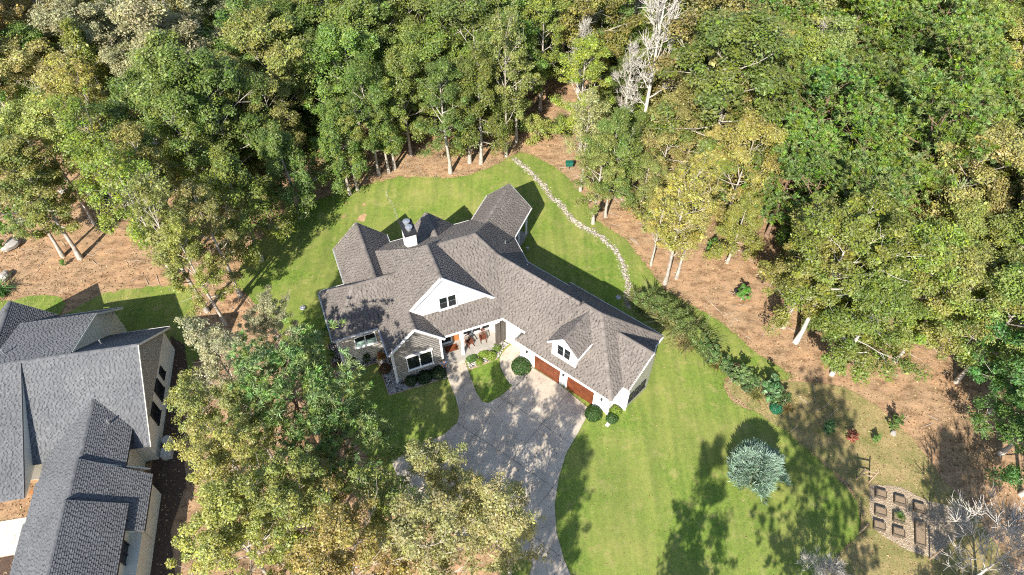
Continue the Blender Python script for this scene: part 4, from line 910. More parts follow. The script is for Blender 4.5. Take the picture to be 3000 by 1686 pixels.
# ------------------------------------------------------------------ trees in front, between the houses and along the drive
def front(u, v, zc, kind, h, c, label, wid=1.0, **k):      # placed by the middle of its crown, surveyed at height zc
    p = at(u, v, zc); TREES.append((p[0], p[1])); return tree(kind, p, h, label, jit(G[c], 0.05), None, wid, **k)
front(800, 960, 6.5, 'near1', 9.5, 'pale', 'pale silvery broadleaf tree left of the house beside its side lawn', .82)
front(655, 1080, 8, 'thin0', 12, 'pale', 'loose silvery olive tree overhanging the neighbour mulch strip', 1.0)
front(610, 1250, 8, 'thin1', 12, 'olive', 'loose olive tree beside the air conditioners', .85)
front(850, 1140, 9, 'nearpine', 13.0, 'bluepine', 'nearer tall pine with long tufted needles between the houses', 1.1)
front(1000, 1270, 8, 'nearpine', 11.5, 'bluepine', 'lower pine reaching towards the driveway corner', .9)
front(680, 1400, 9, 'near0', 13, 'yellow', 'yellow oak beside the neighbour front wing', .78)
front(690, 1570, 9.5, 'near1', 14, 'yellow', 'yellow oak at the bottom edge beside the neighbour wall', .85)
front(860, 1500, 10, 'near0', 14, 'olive', 'olive oak in the middle of the lower left thicket', .85)
front(1000, 1620, 10, 'near1', 14, 'yellow', 'olive oak at the bottom edge left of the drive', .85)
front(1280, 1390, 8, 'thin0', 11.5, 'brown', 'airy grey green tree over the corner of the driveway', 1.0)
front(1240, 1590, 9, 'thin1', 13, 'brown', 'airy grey green tree at the bottom edge over the driveway', 1.1)
front(1490, 1570, 8, 'thin1', 12, 'brown', 'half bare grey green tree at the bottom beside the narrow drive', 1.05, rz=2.0)
front(1390, 1500, 7, 'thin0', 10, 'brown', 'lower grey green tree between the two airy ones over the drive', 1.0, rz=4.0)
front(1130, 1490, 8, 'thin0', 12, 'olive', 'sparse olive tree left of the brown ones by the driveway', 1.0)
front(930, 1400, 7, 'thin1', 10, 'olive', 'small loose olive tree just below the lower pine', 1.0)
front(740, 1240, 7, 'thin1', 11, 'olive', 'small olive tree squeezed left of the tall pine', 1.0)
# tall trees just outside the bottom of the picture; only their shadows reach the lawn
sh = np.array([math.cos(R(70)), math.sin(R(70))]) / math.tan(SUN_EL)
for u, v, h, kind in ((2420, 1200, 24, 'pine0'), (2100, 1300, 19, 'slim2'), (2010, 1590, 14, 'pine1'), (2790, 1330, 16, 'oak3'), (1705, 1265, 21, 'slim0'), (1650, 1420, 17, 'thin0')):
    b_ = gp(u, v)[:2] - sh * h
    tree(kind, b_, h, 'tall tree just below the picture throwing its shadow on the lawn', jit(G['green']), 'trees just below the picture', .72)

# ------------------------------------------------------------------ shrubs, grasses and small plants
def ball_mesh(seed, nleaf, leaf, lump=0.10, squash=0.85):
    rg = np.random.default_rng(seed); d = rg.normal(size=(nleaf, 3)); d[:, 2] = np.abs(d[:, 2]) * 1.0 - 0.25; d /= np.linalg.norm(d, axis=1)[:, None]
    lo = rg.normal(size=(14, 3)); lo /= np.linalg.norm(lo, axis=1)[:, None]
    rr_ = 1 + lump * np.max(d @ lo.T, 1) - lump; rr_ *= np.where(rg.random(nleaf) < .75, rg.uniform(.9, 1.04, nleaf), rg.uniform(.55, .9, nleaf))
    C = d * rr_[:, None]; C[:, 2] = C[:, 2] * squash + squash * .32
    V, F = leaf_quads(C, d + rg.normal(0, .5, (nleaf, 3)), leaf * rg.uniform(.7, 1.3, nleaf), rg, .6)
    col = np.stack([np.clip(rg.normal(.5, .22, nleaf), 0, 1), rg.random(nleaf), rg.random(nleaf)], 1).repeat(4, 0)
    st_ = [(curve((0, 0, -.05), (math.cos(a) * .5, math.sin(a) * .5, 1), .9, .2, rg, 4, .1), np.linspace(.03, .01, 4)) for a in np.arange(0, 6.2, .9)]
    tv, tf = tubes(st_)
    return np_mesh('stem', tv, tf), np_mesh('foliage', V, F, col)
def grass_mesh(seed, nb_, L, spread, wd=0.03):
    rg = np.random.default_rng(seed); az = rg.uniform(0, 6.28, nb_); sp = np.abs(rg.normal(0, spread, nb_)); l_ = L * rg.uniform(.6, 1.1, nb_)
    b0 = np.stack([rg.normal(0, .16, nb_), rg.normal(0, .16, nb_), np.zeros(nb_)], 1); o = np.stack([np.cos(az), np.sin(az), np.zeros(nb_)], 1); sd = np.stack([-np.sin(az), np.cos(az), np.zeros(nb_)], 1)
    p1 = b0 + o * (l_ * .30 * sp)[:, None] + UPZ * (l_ * .62)[:, None]; p2 = b0 + o * (l_ * .95 * sp)[:, None] + UPZ * (l_ * (1 - .35 * np.minimum(sp, 1.4)))[:, None]
    V = np.stack([b0 - sd * wd / 2, b0 + sd * wd / 2, p1 + sd * wd / 2, p1 - sd * wd / 2, p2 + sd * wd * .2, p2 - sd * wd * .2], 1).reshape(-1, 3)
    k = np.arange(nb_) * 6; F = np.concatenate([np.stack([k, k + 1, k + 2, k + 3], 1), np.stack([k + 3, k + 2, k + 4, k + 5], 1)])
    col = np.stack([np.clip(rg.normal(.5, .25, nb_), 0, 1), rg.random(nb_), rg.random(nb_)], 1).repeat(6, 0)
    return np_mesh('blades', V, F, col)
BALL = [ball_mesh(200, 2600, .13, .22), ball_mesh(201, 1500, .18, .4), ball_mesh(202, 900, .26, .35)]
GRASS = [grass_mesh(210, 260, 1.6, .75, .06), grass_mesh(211, 200, 1.2, .9, .055)]
def shrub(p, r_, c, label, k=0, name='shrub', group=None, sq=1.0, cat='shrub'):
    o = thing(name, label, cat, (p[0], p[1], float(g(p[0], p[1]))), rng.uniform(0, 6.28), group); o.scale = (r_, r_, r_ * sq)
    for me, mt, nm in (((BALL[k][0], M['bark'], 'stem'), (BALL[k][1], M['leaf'], 'foliage')) if k < 2 else ((LIB['bush1'][0], M['bark'], 'stem'), (LIB['bush1'][1], M['leaf'], 'foliage'))):
        if not me.materials: me.materials.append(mt)
        q_ = link(nm, me, o); q_.color = (*c, 1)
    return o
def tuft(p, s, c, label, k=0, name='ornamental_grass', group=None, cat='grass'):
    me = GRASS[k]
    if not me.materials: me.materials.append(M['leaf'])
    o = link(name, me, None, label=label, category=cat); o.location = (p[0], p[1], float(g(p[0], p[1]))); o.rotation_euler = (0, 0, rng.uniform(0, 6.28)); o.scale = (s, s, s); o.color = (*c, 1)
    if group: o['group'] = group
    return o
DG, LG = (0.050, 0.120, 0.026), (0.20, 0.30, 0.035)
shrub(gp(1527, 1080), .95, DG, 'large clipped round shrub left of the first garage door')
shrub(gp(1738, 1218), .78, DG, 'clipped round shrub right of the second garage door')
shrub(gp(1803, 1210), .55, LG, 'bright green rounded shrub at the garage end wall', 1)
shrub(gp(1792, 1230), .55, DG, 'dark rounded shrub in front of the bright one at the garage end wall', 1)
for (u, v, r_, c, lb) in ((1381, 1050, .62, (.08, .17, .03), 'dark green leafy shrub at the left of the porch bed'), (1416, 1040, .55, LG, 'lime shrub in the middle of the porch bed'), (1440, 1047, .55, LG, 'brightest round shrub in the porch bed, nearest the curved path'),
                          (1456, 1022, .50, (.13, .21, .035), 'green shrub under the weathered shutters in the porch bed'), (1405, 1064, .42, LG, 'smallest lime shrub at the front of the porch bed')): shrub(gp(u, v), r_, c, lb, 1)
for (u, v, r_, c, lb) in ((1285, 1098, .75, (.035, .07, .02), 'dark hedge shrub under the bay window, nearest the walk'), (1245, 1110, .75, (.035, .07, .02), 'dark hedge shrub in the middle under the bay window'), (1205, 1120, .6, (.07, .10, .03), 'low shrub at the left end under the bay window'),
                          (1128, 1085, .6, (.16, .10, .04), 'russet shrub at the left corner of the bay'), (1118, 1055, .5, (.30, .13, .03), 'orange shrub between the bay and the left room'), (1078, 1060, .5, (.06, .12, .03), 'green shrub under the left room wall'),
                          (1040, 1072, .5, (.05, .10, .03), 'dark shrub under the left room window'), (990, 1080, .6, (.28, .16, .09), 'pinkish brown shrub at the left corner of the house'), (975, 1050, .5, (.09, .17, .03), 'green shrub beside the left corner of the house'),
                          (957, 985, .55, (.10, .20, .03), 'green bush against the left side wall')): shrub(gp(u, v), r_, c, lb, 1 if r_ > .55 else 2)
# tall ornamental grasses behind the garage
gl = [(1868, 890), (1885, 915), (1905, 895), (1925, 930), (1935, 905), (1955, 925), (1945, 955), (1972, 945), (1985, 925), (1975, 975), (2000, 965), (2010, 990), (2028, 975), (2030, 1005), (2048, 1018), (2005, 1012)]
for i, (u, v) in enumerate(gl):
    c = (.14, .165, .05) if i % 3 else (.23, .21, .09)
    tuft(gp(u, v), rng.uniform(.85, 1.25), jit(tuple(x * 1.4 for x in c), .12), 'tall feathery grass in the clump behind the garage corner', i % 2, group='ornamental grasses behind the garage')
for i, (u, v, r_, c, k, lb) in enumerate(((2050, 1030, .6, (.05, .13, .03), 2, 'small leafy bush at the lower end of the ornamental grasses'), (2070, 1062, .5, (.045, .06, .035), 2, 'small dark bush on the lawn edge right of the garage'), (2118, 1085, .7, (.10, .17, .05), 2, 'grey green leafy bush on the lawn edge'),
        (2165, 1130, 1.0, (.12, .19, .06), 2, 'broad leafy bush above the blue conifer'), (2150, 1095, .5, (.22, .13, .10), 2, 'reddish bush at the border of the dry grass'), (2245, 1170, 1.15, (.09, .18, .07), 2, 'large grey green bush between the lawn and the dry grass'), (2272, 1200, .6, (.02, .14, .07), 1, 'small emerald bush at the foot of the large grey green one'),
        (2418, 1270, .65, (.07, .16, .05), 2, 'small leafy bush above the timber frame'), (2488, 1292, .55, (.26, .09, .05), 2, 'reddish bush right above the timber frame'), (2560, 1295, .4, (.10, .20, .04), 2, 'tiny green plant on the bare patch above the raised beds'), (2612, 1255, .7, (.08, .14, .03), 2, 'green bush beside the pale rock'),
        (2170, 880, .8, (.08, .20, .03), 2, 'bright green bush standing alone on the red soil'), (1855, 610, .8, (.10, .19, .05), 2, 'low leafy bush on the red soil behind the stone path'), (2080, 745, .8, (.08, .18, .03), 2, 'green bush under the yellow trees'),
        (190, 780, .35, (.10, .22, .03), 2, 'tiny green plant in front of the thick grey trunk'), (45, 655, .8, (.11, .22, .03), 2, 'green bush beside the upper boulder at the left edge'), (20, 690, .75, (.11, .22, .03), 2, 'green bush between the boulders at the left edge'), (8, 735, .8, (.10, .20, .03), 2, 'green bush left of the lower boulder'),
        (90, 620, .8, (.09, .18, .03), 2, 'green bush above the upper boulder'), (330, 600, 1.1, (.10, .20, .03), 2, 'round green bush behind the trunks of the left clearing'))): shrub(gp(u, v), r_ * (1.15 if k > 1 else 1), tuple(x * 1.3 for x in c), lb, k, 'bush')
for i, (u, v, h_) in enumerate(((1878, 898, 1.7), (1908, 912, 1.9), (1935, 918, 1.8), (1955, 940, 2.0), (1985, 950, 1.9), (1998, 978, 1.8), (2020, 992, 1.7), (2040, 1008, 1.5), (2052, 1026, 1.5), (2068, 1040, 1.4), (2080, 1056, 1.3))):
    tree('bush0', gp(u, v), h_, '%s leafy bush of the hedge behind the garage, counted from the stone path' % ('first', 'second', 'third', 'fourth', 'fifth', 'sixth', 'seventh', 'eighth', 'ninth', 'tenth', 'eleventh')[i], jit((.15, .20, .05), .2), 'hedge bushes behind the garage', 1.0, name='bush', cat='bush')
edge = poly_edge = [(2062, 1040), (2085, 1062), (2098, 1078), (2130, 1100), (2142, 1118), (2160, 1108), (2180, 1150), (2200, 1140), (2215, 1165), (2262, 1172), (2285, 1188), (2305, 1200)]
for i, (u, v) in enumerate(edge):
    if i % 3 == 2: tuft(gp(u, v), rng.uniform(.6, .9), jit((.24, .22, .08), .15), 'dry tuft in the shrub row at the right lawn edge', 1, group='tufts of the shrub row')
    else: shrub(gp(u, v), rng.uniform(.6, .95), jit((.10, .17, .05), .25), '%s leafy shrub of the row at the right lawn edge, counted from the garage' % ('first', 'second', 'x', 'third', 'fourth', 'x', 'fifth', 'sixth', 'x', 'seventh', 'eighth', 'x')[i], 2, 'bush', 'shrub row at the lawn edge')
tuft(gp(8, 862), 1.2, (.08, .19, .05), 'spiky green yucca at the left edge above the neighbour roof', 1, 'yucca', cat='plant')
# understory that closes the wood from below
k_ = 0
for i in range(2600):
    x, y = rng.uniform(-70, 70), rng.uniform(38, 92)
    if inside(CLEAR, np.array(x), np.array(y)): continue
    u, v = proj(x, y, 2)
    if not (-100 < u < 3100 and v > -60): continue
    if k_ >= 190: break
    k_ += 1; tree('bush0', (x, y), rng.uniform(2.0, 4.6), 'undergrowth bush between the trunks of the wood', jit(G[('green', 'olive', 'lime', 'green')[k_ % 4]], .12), 'undergrowth of the wood', rng.uniform(.9, 1.3), name='bush', cat='bush')
# blue conifer on the lawn
def spruce(seed, h, rad, n_):                       # a full egg of upswept sprays
    rg = np.random.default_rng(seed); t = rg.random(n_) ** .8; lobe_ = rg.integers(0, 11, n_); hl = rg.uniform(.72, 1.05, 11)[lobe_]; az = (lobe_ * 2 * np.pi / 11 + rg.normal(0, .16, n_) + rg.normal(0, .1, 11)[lobe_]); pr = np.sin(np.pi * np.clip(.12 + .86 * t, 0, 1)) ** .75
    lob = 1 + .17 * np.sin(az * 5 + t * 9) + .13 * np.sin(az * 11 + t * 17); rr_ = rad * pr * lob * np.where(rg.random(n_) < .7, rg.uniform(.85, 1.05, n_), rg.uniform(.4, .85, n_))
    o = np.stack([np.cos(az), np.sin(az), 0 * az], 1); T_ = o * rr_[:, None]; T_ += rg.normal(0, .12, T_.shape); T_[:, 2] = .1 + t * h * .93 * hl
    nl = 16; d = (o * .55 + UPZ * 1.0).repeat(nl, 0) + rg.normal(0, .38, (n_ * nl, 3)); d /= np.linalg.norm(d, axis=1)[:, None]; L = .62 * rg.uniform(.5, 1.2, n_ * nl); C = T_.repeat(nl, 0) + d * (L * .5)[:, None]
    V, F = leaf_quads(C, np.cross(d, rg.normal(size=d.shape)), L, rg, .09, d)
    col = np.stack([np.clip(rg.normal(.5, .2, n_).repeat(nl) + rg.normal(0, .1, n_ * nl), 0, 1), rg.random(n_).repeat(nl), rg.random(n_).repeat(nl)], 1).repeat(4, 0)
    br = [(np.array([(0, 0, 0), (0, 0, h * .9)]), [.1, .02])] + [(curve((0, 0, .2 + h * .8 * k / 40), (math.cos(2.4 * k), math.sin(2.4 * k), .5), rad * (1 - .7 * k / 40), .2, rg, 4, .05), np.linspace(.03, .01, 4)) for k in range(40)]
    tv, tf = tubes(br); return np_mesh('trunk', tv, tf), np_mesh('crown', V, F, col)
LIB['spruce'] = spruce(97, 4.3, 1.75, 1500)
p = gp(2200, 1402); sp_ = thing('blue_conifer', 'blue grey conifer standing alone on the right lawn', 'tree', (p[0], p[1], -.02))
for me, mt, nm in ((LIB['spruce'][0], 'bark_pine', 'trunk'), (LIB['spruce'][1], 'needle', 'crown')):
    o = link(nm, me, sp_, M[mt]); o.color = (.30, .42, .34, 1)
# leafless shrub at the lower right corner
LIB['twigs'] = bare_tree(99, 6.5, .12, 4.2, 22, True, 9)
for u, v, s, lb in ((2860, 1690, 1.0, 'leafless white twigged tree at the lower right corner'), (2385, 1730, .5, 'small leafless tree at the bottom edge of the dry grass')):
    p = gp(u, v); o = thing('leafless_tree', lb, 'tree', (p[0], p[1], -.05)); o.scale = (s, s, s)
    for me, nm in zip(LIB['twigs'], ('trunk', 'twigs')):
        if not me.materials: me.materials.append(M['bark_white'])
        link(nm, me, o)

# ------------------------------------------------------------------ stones
def stone_mesh(seed, flat=.55, sub=1):
    bm = bmesh.new(); bmesh.ops.create_icosphere(bm, subdivisions=sub, radius=.5); rg = np.random.default_rng(seed); ax_ = rg.uniform(.7, 1.2, 3)
    for v in bm.verts: v.co = Vector((v.co.x * ax_[0], v.co.y * ax_[1], v.co.z * flat * ax_[2])) * rg.uniform(.82, 1.12)
    me = bpy.data.meshes.new('stone'); bm.to_mesh(me); bm.free(); return me
def attr_fill(me, val):
    a = me.color_attributes.new('Col', 'FLOAT_COLOR', 'POINT'); a.data.foreach_set('color', np.tile([val, val, val, 1], len(me.vertices)).astype(np.float32))
ST = [stone_mesh(300 + i) for i in range(8)]
for i, me in enumerate(ST): attr_fill(me, .25 + .08 * i); me.materials.append(M['creek'])
def poly_path(pts, n_): 
    P = np.array(pts); L = np.concatenate([[0], np.cumsum(np.linalg.norm(np.diff(P, axis=0), axis=1))]); s = np.linspace(0, L[-1], n_)
    return np.stack([np.interp(s, L, P[:, k]) for k in range(2)], 1)
cl = [(1506, 465), (1545, 497), (1597, 549), (1612, 578), (1641, 596), (1657, 622), (1691, 656), (1723, 675), (1760, 693), (1783, 717), (1807, 738), (1823, 769), (1833, 809), (1841, 843), (1838, 874), (1842, 905)]
CL = poly_path([gp(u, v)[:2] for u, v in cl], 600)
root = link('stone_path', None, label='winding path of pale river stones across the back lawn', category='stone path'); root.location = (*CL[300], 0)
tang = np.gradient(CL, axis=0); tang /= np.linalg.norm(tang, axis=1)[:, None]; nor = np.stack([-tang[:, 1], tang[:, 0]], 1)
for i in range(280):
    j = int(i * 600 / 280 + rng.integers(0, 2)); c = CL[min(j, 599)] + nor[min(j, 599)] * rng.normal(0, .17); s = rng.uniform(.16, .36)
    o = link('stone', ST[rng.integers(8)], root); o.location = (c[0] - CL[300][0], c[1] - CL[300][1], float(g(*c)) + .04); o.scale = (s, s, s * .9); o.rotation_euler = (rng.normal(0, .2), rng.normal(0, .2), rng.uniform(0, 6.28))
def scatter(name, pts, smin, smax, mat, parent=None, base=None, flat=.6, z=0.03, **props):   # many small stones in one mesh
    tv = np.array([v.co[:] for v in base.vertices]); tf = np.array([p_.vertices[:] for p_ in base.polygons]); n_ = len(pts)
    s = rng.uniform(smin, smax, n_); th = rng.uniform(0, 6.28, n_); c_, s_ = np.cos(th), np.sin(th)
    V = np.stack([(tv[None, :, 0] * c_[:, None] - tv[None, :, 1] * s_[:, None]) * s[:, None] + pts[:, 0:1], (tv[None, :, 0] * s_[:, None] + tv[None, :, 1] * c_[:, None]) * s[:, None] + pts[:, 1:2],
                  tv[None, :, 2] * s[:, None] * flat / .55 + (g(pts[:, 0], pts[:, 1]) + z)[:, None]], 2)
    F = tf[None] + (np.arange(n_) * len(tv))[:, None, None]
    col = np.clip(rng.normal(.5, .25, n_), 0, 1).repeat(len(tv))[:, None].repeat(3, 1)
    V = V.reshape(-1, 3)
    if parent is not None: V = V - np.array(parent.location)
    return link(name, np_mesh(name, V, F.reshape(-1, tf.shape[1]), col), parent, mat, **props)
SM = stone_mesh(333, .6, 1)
j = rng.integers(0, 600, 1500); pts = CL[j] + nor[j] * rng.normal(0, .20, 1500)[:, None]
scatter('small_stones', pts, .06, .16, M['creek'], root, SM, kind='stuff')
def fill(poly, n_):
    A = np.array([p_[:2] for p_ in poly]); lo, hi = A.min(0), A.max(0); P_ = rng.uniform(lo, hi, (n_ * 4, 2)); return P_[inside(poly, P_[:, 0], P_[:, 1])][:n_]
for k, n_ in (('porch_bed', 900), ('bay_bed', 1300), ('corner_bed', 500)):
    q_ = scatter('pebble_cover', fill(BED[k], n_), .09, .18, M['pebble'], None, SM, z=.08); tag(q_, {'porch_bed': 'pale pebbles covering the bed before the porch', 'bay_bed': 'grey pebbles around the bay corner', 'corner_bed': 'pebbles along the left room wall'}[k], 'pebbles'); q_['kind'] = 'stuff'
q_ = scatter('gravel_cover', fill(GRAVEL, 3000), .04, .10, M['gravel'], None, SM, z=.07); tag(q_, 'light gravel between the raised beds', 'gravel'); q_['kind'] = 'stuff'
for nm, poly in (('bay', [(1108, 1062), (1140, 1160), (1296, 1112)]), ('corner', [(960, 1010), (985, 1108), (1035, 1086), (1112, 1062)]), ('porch', [(1376, 1084), (1458, 1052)])):
    P_ = pxraw(poly); m_ = MB()
    for a, b_ in zip(P_, P_[1:]): m_.beam(a + [0, 0, .06], b_ + [0, 0, .06], .08, .14)
    tag(m_.build('bed_edging', M['pebble' if 0 else 'wood_pale']), {'bay': 'low pale edging round the pebble bed of the bay', 'corner': 'low pale edging along the bed of the left room', 'porch': 'low pale edging between the porch bed and the little lawn'}[nm], 'edging')
# boulders
BL = [stone_mesh(350 + i, .7, 2) for i in range(3)]
for i, (u, v, s, lb) in enumerate(((72, 655, 1.7, 'upper pale boulder at the left edge'), (36, 728, 2.1, 'long lower boulder at the left edge'), (20, 815, 1.6, 'dark boulder half shaded above the yucca'), (268, 575, 1.3, 'grey boulder behind the trunks of the left clearing'), (185, 565, 1.0, 'small white rock behind the left trunks'), (2616, 1272, .7, 'pale rock lying on the dry grass at the right'),
                                   (1001, 1094, .9, 'reddish garden rock at the left corner of the house'))):
    p = gp(u, v); o = link('boulder', BL[i % 3], None, label=lb, category='rock'); o.location = (p[0], p[1], p[2] + .2 * s); o.scale = (s, s * .7, s * .8); o.rotation_euler = (0, 0, .9 * i)
    if not BL[i % 3].materials: BL[i % 3].materials.append(M['boulder'])
# worn brick-and-stone line over the back lawn
ln = poly_path([gp(u, v)[:2] for u, v in ((1128, 560), (1145, 590), (1160, 625), (1170, 655))], 26)
root2 = link('stepping_line', None, label='thin worn line of tan stones running from the lawn edge to the chimney', category='stone path'); root2.location = (*ln[13], 0)
for c in ln:
    s = rng.uniform(.12, .24); o = link('stone', ST[rng.integers(8)], root2); o.location = (c[0] - ln[13][0] + rng.normal(0, .12), c[1] - ln[13][1], float(g(*c)) + .03); o.scale = (s, s, s * .6); o.rotation_euler = (0, 0, rng.uniform(0, 6))

# ------------------------------------------------------------------ fallen leaves and straw
def litter(name, P_, smin, smax, asp, z, label, lo=0., hi=1.):
    n_ = len(P_); C = np.column_stack([P_, g(P_[:, 0], P_[:, 1]) + z]); nr = rng.normal(0, .35, (n_, 3)) + [0, 0, 1]
    V, F = leaf_quads(C, nr, rng.uniform(smin, smax, n_), rng, asp); col = rng.uniform(lo, hi, n_).repeat(4)[:, None].repeat(3, 1)
    o = link(name, np_mesh(name, V, F, col), None, M['litter'], kind='stuff'); tag(o, label, 'leaves'); return o
P_ = np.column_stack([rng.uniform(-62, 62, 70000), rng.uniform(16, 82, 70000)])
ok = ~inside(LAWN, P_[:, 0], P_[:, 1]) & ~inside(NLAWN, P_[:, 0], P_[:, 1]) & (rng.random(len(P_)) < .35 + .65 * (np.sin(P_[:, 0] * .31) * np.sin(P_[:, 1] * .37 + 1) > -.2))
litter('fallen_leaves', P_[ok], .10, .26, .6, .05, 'brown fallen leaves and straw over the bare soil')
P_ = fill(NLAWN, 700); litter('fallen_leaves', P_, .10, .18, .7, .07, 'yellow fallen leaves on the neighbour lawn', .75, 1)
P_ = fill(DRIVE, 420); litter('fallen_leaves', P_, .07, .15, .6, .10, 'brown leaves blown over the driveway', .1, .7)
P_ = np.concatenate([fill(LAWN, 1800), fill(DRY, 2200)]); litter('fallen_leaves', P_, .08, .16, .6, .07, 'few dry leaves blown over the lawn', .3, .8)

st_p = []
sx = np.column_stack([rng.uniform(-60, 60, 900), rng.uniform(30, 78, 900)])
for x, y in sx[~inside(LAWN, sx[:, 0], sx[:, 1]) & ~inside(NLAWN, sx[:, 0], sx[:, 1])]:
    a = rng.uniform(0, 6.28); L_ = rng.uniform(.4, 2.2); z = float(g(x, y)) + .06
    st_p.append((curve((x, y, z), (math.cos(a), math.sin(a), 0.02), L_, 0, rng, 4, .10) * [1, 1, 0] + [0, 0, z], np.linspace(.035, .012, 4)))
V, F = tubes(st_p); o = link('fallen_twigs', np_mesh('fallen_twigs', V, F), None, M['bark'], kind='stuff'); tag(o, 'fallen twigs and sticks strewn over the woodland floor', 'twigs')
# ragged grass along the lawn rim
ln_ = np.array([p_[:2] for p_ in LAWN]); j = rng.integers(0, len(ln_), 9000); P_ = ln_[j] + rng.normal(0, .28, (9000, 2))
nr = rng.normal(0, .8, (9000, 3)) + [0, 0, .5]; V, F = leaf_quads(np.column_stack([P_, g(P_[:, 0], P_[:, 1]) + .05]), nr, rng.uniform(.08, .2, 9000), rng, .3)
col = np.stack([rng.random(9000), rng.random(9000), rng.random(9000)], 1).repeat(4, 0)
o = link('grass_fringe', np_mesh('grass_fringe', V, F, col), None, M['leaf'], kind='stuff'); tag(o, 'ragged grass tufts along the rim of the lawn', 'grass'); o.color = (.17, .22, .05, 1)

# ------------------------------------------------------------------ garden things
def T(name, label, cat, u, v, rz=0.0, group=None):
    p = gp(u, v); return thing(name, label, cat, p, rz, group)
def raised_bed(u, v, L, W, label, h=.36):
    p = at(u, v, h); o = thing('raised_bed', label, 'planter', (p[0], p[1], .05), R(-19))
    for a, b_ in (((-L / 2, -W / 2), (L / 2, -W / 2)), ((-L / 2, W / 2), (L / 2, W / 2))):
        MB().box((a[0], a[1] - .03, 0), (b_[0], a[1] + .03, h)).build('board', M['bed_wood'], o)
    for x in (-L / 2, L / 2): MB().box((x - .03, -W / 2 + .031, 0), (x + .03, W / 2 - .031, h - .003)).build('board', M['bed_wood'], o)
    MB().box((-L / 2 + .03, -W / 2 + .03, .02), (L / 2 - .03, W / 2 - .03, h - .07)).build('soil', M['dirt'], o)
    return o
bc = lambda x, y: (2440 + x * .3422, 1380 + y * .3422)
for x, y, lb in ((415, 195, 'square raised bed at the top left of the gravel'), (578, 250, 'square raised bed at the top middle of the gravel'), (745, 312, 'square raised bed at the top right of the gravel, half in shade'), (413, 345, 'square raised bed in the middle of the left column'),
                 (570, 400, 'square raised bed with green plants in the middle column'), (403, 468, 'square raised bed at the bottom of the left column'), (568, 525, 'square raised bed at the bottom of the middle column')): raised_bed(*bc(x, y), .82, .62, lb)
raised_bed(*bc(752, 535), .72, 1.9, 'long raised bed at the right of the gravel', .35)
p = at(*bc(570, 395), .4); tuft((p[0], p[1]), .35, (.13, .24, .05), 'green seedlings growing in the middle raised bed', 1, 'seedlings', cat='plant').location.z = .4
fr = T('timber_frame', 'dark timber trellis frame standing above the raised beds', 'trellis', 2527, 1409, R(-14))
for x in (-.5, .5): MB().box((x - .05, -.05, 0), (x + .05, .05, 1.95)).build('post', M['wood_pale'], fr)
for z in (.95, 1.6): MB().box((-.45, -.035, z), (.45, .035, z + .1)).build('rail', M['wood_pale'], fr)
for u, v, h, lb in ((2518, 1562, 1.75, 'lone thin post left of the raised beds'), (2722, 1640, 2.2, 'lone leaning post right of the raised beds')):
    o = T('garden_post', lb, 'post', u, v); MB().box((-.05, -.05, -.1), (.05, .05, h)).build('shaft', M['wood_pale'], o, .01); MB().lathe([(.08, 0), (.08, .04), (.01, .09)], (0, 0, h), 8).build('cap', M['wood_pale'], o)
gb = T('utility_box', 'dark green box on a stake at the edge of the red soil behind the lawn', 'box', 1667, 496)
MB().box((-.04, -.04, 0), (.04, .04, .7)).build('stake', M['wood_dark'], gb); MB().box((-.42, -.25, .55), (.42, .25, 1.05)).build('body', M['green_plastic'], gb, .04); MB().box((-.46, -.29, 1.04), (.46, .29, 1.12)).build('lid', M['green_plastic'], gb, .02)
for u, v, lb in ((1812, 872, 'pale round tank lid in the shade behind the garage'), (887, 903, 'pale round tank lid on the side lawn')):
    o = T('tank_lid', lb, 'lid', u, v); MB().lathe([(.30, 0), (.30, .08), (.26, .13), (.05, .16)], n=20).build('cover', M['metal'], o); MB().lathe([(.07, .15), (.07, .22), (.02, .23)], n=10).build('knob', M['metal'], o)
def ac_unit(u, v, label, rnd):
    o = T('air_conditioner', label, 'air conditioner', u, v, R(11))
    if rnd: MB().lathe([(.40, 0), (.43, .06), (.43, .72), (.40, .78)], n=20).build('casing', M['acunit'], o)
    else: MB().box((-.42, -.42, 0), (.42, .42, .78)).build('casing', M['acunit'], o, .06)
    MB().lathe([(.30, .782), (.34, .80), (.34, .83), (.30, .84)], n=20).build('fan_ring', M['acunit'], o)
    MB().lathe([(.30, .785), (.29, .79)], n=20).build('fan_well', M['dark'], o)
    f = MB()
    for k in range(4):
        a = k * math.pi / 2 + .3; f.beam((.05 * math.cos(a), .05 * math.sin(a), .805), (.27 * math.cos(a), .27 * math.sin(a), .81), .14, .015)
    f.lathe([(.07, .80), (.07, .825)], n=10); f.build('fan', M['metal'], o)
ac_unit(497, 1300, 'round topped air conditioner beside the neighbour wall', True); ac_unit(494, 1335, 'square air conditioner below the round one at the neighbour wall', False)
m_ = thing('gas_meter', 'small grey meter and pipes at the rear porch corner', 'meter', gp(1545, 745)); MB().lathe([(.03, 0), (.03, .9)], (0, 0, 0), 8).build('pipe', M['metal'], m_); MB().box((-.15, -.1, .7), (.15, .1, 1.05)).build('casing', M['metal'], m_, .02)
wb = T('wheelbarrow', 'dark wheelbarrow tipped behind the bush on the red soil', 'wheelbarrow', 2163, 862, R(30)); MB().prism([(-.45, -.3, .35), (.45, -.22, .35), (.45, .22, .35), (-.45, .3, .35)], (0, 0, .3)).build('tray', M['dark'], wb, .03)
MB().lathe([(.18, -.04), (.2, 0), (.18, .04)], (.6, 0, .2), 14).build('wheel', M['dark'], wb)
for y_ in (-.2, .2): MB().beam((-1.0, y_, .5), (.6, y_ * .3, .22), .04, .04).build('handle', M['wood_dark'], wb)
